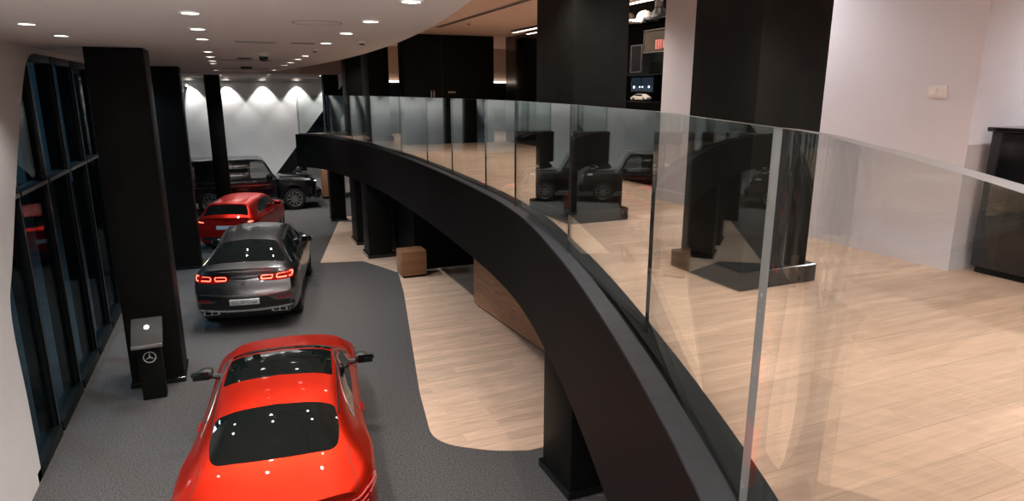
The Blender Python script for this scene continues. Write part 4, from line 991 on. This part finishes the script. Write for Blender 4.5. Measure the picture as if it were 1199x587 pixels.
for sg in (-1, 1):
    sd = 'right' if sg < 0 else 'left'
    # front wings standing proud beside the bonnet
    bm = bmesh.new(); P = [(.92, 1.12), (2.20, 1.06), (2.22, .62), (1.98, .60), (1.93, .80), (1.76, .95), (1.44, 1.0), (1.12, .95), (.95, .78), (.92, .58)]
    prism(bm, P, *sorted((sg*.60, sg*.895)), 'y', bev=.02); fo = build('fender', bm, M['ink'], gw.root)
    bm = bmesh.new(); bx(bm, 1.86, 2.04, *sorted((sg*.72, sg*.86)), 1.06, 1.13, .015); build('indicator', bm, M['head'], fo)
    for xa in (1.44, -1.43):    # flared arches
        bm = bmesh.new(); A = []
        for k in range(15):
            a = PI*(-.02+1.04*k/14); ca, sa = math.cos(a), math.sin(a)
            A.append([bm.verts.new((xa+r*ca, sg*y, .44+r*sa)) for r, y in ((.49, .87), (.49, .965), (.53, .965), (.57, .885))])
        for a, b in zip(A, A[1:]):
            for j in range(4): bm.faces.new((a[j], b[j], b[(j+1) % 4], a[(j+1) % 4]))
        bm.faces.new(A[0]); bm.faces.new(A[-1]); build('arch_flare', bm, M['ink'], gw.root)
    for (x0, x1, x2, x3) in ((-.02, .72, .42, .0), (-1.00, -.10, -.10, -1.00), (-2.02, -1.10, -1.10, -2.00)):
        lo_, hi_ = 1.24, 1.83
        gw.patch('side_window', roundpoly([(x0, lo_), (x1, lo_), (x2, hi_), (x3, hi_)], .05, 3), sd, M['cabin'] if x0 > -.5 else M['tint'], sp=.08)
    gw.strip('side_molding', [(-2.15, .97), (-.5, .97), (.9, .97)], sd, .05, M['plas'], off=.018, th=.02)
    gw.strip('molding_trim', [(-2.15, .985), (-.5, .985), (.9, .985)], sd, .010, M['chrome'], off=.024, th=.008)
    for xs_ in (-1.06, -.06, .82): gw.strip('door_seam', [(xs_, .60), (xs_, .9), (xs_, 1.2)], sd, .010, M['plas'], off=.002)
    gw.handle(-.90, 1.12, sd, M['chrome'], .16); gw.handle(.10, 1.12, sd, M['chrome'], .16)
    bm = bmesh.new(); bx(bm, -.92, .94, *sorted((sg*.84, sg*1.0)), .40, .45, .012); build('running_board', bm, M['steel'], gw.root)
    bm = bmesh.new(); tube(bm, [(-.9, sg*.97, .36), (.92, sg*.97, .36)], .035, 10); build('side_pipe', bm, M['chrome'], gw.root)
    bm = bmesh.new(); lathe(bm, [(.12, 2.19), (.125, 2.24), (.10, 2.27), (.02, 2.28)], 24, 'x', (0, sg*.66, .95)); ho = build('headlamp', bm, M['head'], gw.root)
    bm = bmesh.new(); lathe(bm, [(.12, 2.20), (.145, 2.20), (.145, 2.26), (.125, 2.26)], 24, 'x', (0, sg*.66, .95), closed=True); build('lamp_ring', bm, M['chrome'], ho)
    gw.mirror(.60, .90, 1.28, sg, M['ink'], (.12, .22, .20))
    gw.strip('roof_gutter', [(-2.1, 1.875), (-.5, 1.88), (.36, 1.87)], sd, .03, M['ink'], off=.03, th=.03)
    for x in (-1.43, 1.44): gw.wheel(x, sg, .40, .80, .27, M['rim'], 10)
gw.patch('windshield', [(.62, 1.27) if 0 else (.46, .68), (.46, -.68), (.80, -.70), (.80, .70)], 'top', M['cabin'], sp=.08)
bm = bmesh.new(); bx(bm, 2.14, 2.42, -.90, .90, .50, .74, .05, 3); bx(bm, 2.16, 2.36, -.88, .88, .40, .52, .02); fb = build('front_bumper', bm, M['ink'], gw.root)
bm = bmesh.new(); bx(bm, 2.19, 2.24, -.48, .48, .80, 1.08, .015); go = build('grille', bm, M['plas'], gw.root)
bm = bmesh.new()
for k in range(3): bx(bm, 2.24, 2.25, -.46, .46, .84+.08*k, .865+.08*k, .003)
build('grille_bar', bm, M['chrome'], go)
o = build('star_emblem', star(.09), M['chrome'], go); o.location = (2.252, 0, .94); o.rotation_euler = (0, 0, PI/2)
bm = bmesh.new(); bx(bm, -2.40, -2.18, -.88, .88, .48, .72, .04, 3); build('rear_bumper', bm, M['ink'], gw.root)
bm = bmesh.new(); lathe(bm, [(.37, -2.22), (.39, -2.25), (.39, -2.42), (.35, -2.46)], 32, 'x', (0, 0, 1.12)); build('spare_wheel_cover', bm, M['ink'], gw.root)
bm = bmesh.new(); bx(bm, .98, 2.05, -.50, .50, 1.19, 1.225, .015); build('hood_ridge', bm, M['ink'], gw.root)

gw.root.scale = (1.03, 1.03, 1.03)
# ------------------------------------------------------------------ world and colour
w = bpy.data.worlds.new('night'); S.world = w; w.use_nodes = True
w.node_tree.nodes['Background'].inputs[0].default_value = (.016, .036, .05, 1); w.node_tree.nodes['Background'].inputs[1].default_value = .65
l = bpy.data.lights.new('fin_fill', 'AREA'); l.energy = 450; l.size = 1.5; l.color = (.55, .8, 1)  # unseen bluish area light outside, added to light the window fins
o = bpy.data.objects.new('fin_fill', l); COL.objects.link(o); o.location = (-7, 16, 7); o.rotation_euler = (0, R(-55), 0)
S.view_settings.view_transform = 'Standard'; S.view_settings.look = 'None'; S.view_settings.gamma = 1; S.view_settings.use_curve_mapping = False
S.view_settings.exposure = 0.
S.cycles.transparent_max_bounces = 24; S.cycles.max_bounces = 9; S.cycles.diffuse_bounces = 5; S.cycles.glossy_bounces = 5
S.cycles.use_denoising = True; S.cycles.caustics_reflective = False; S.cycles.caustics_refractive = False; S.cycles.sample_clamp_indirect = 6
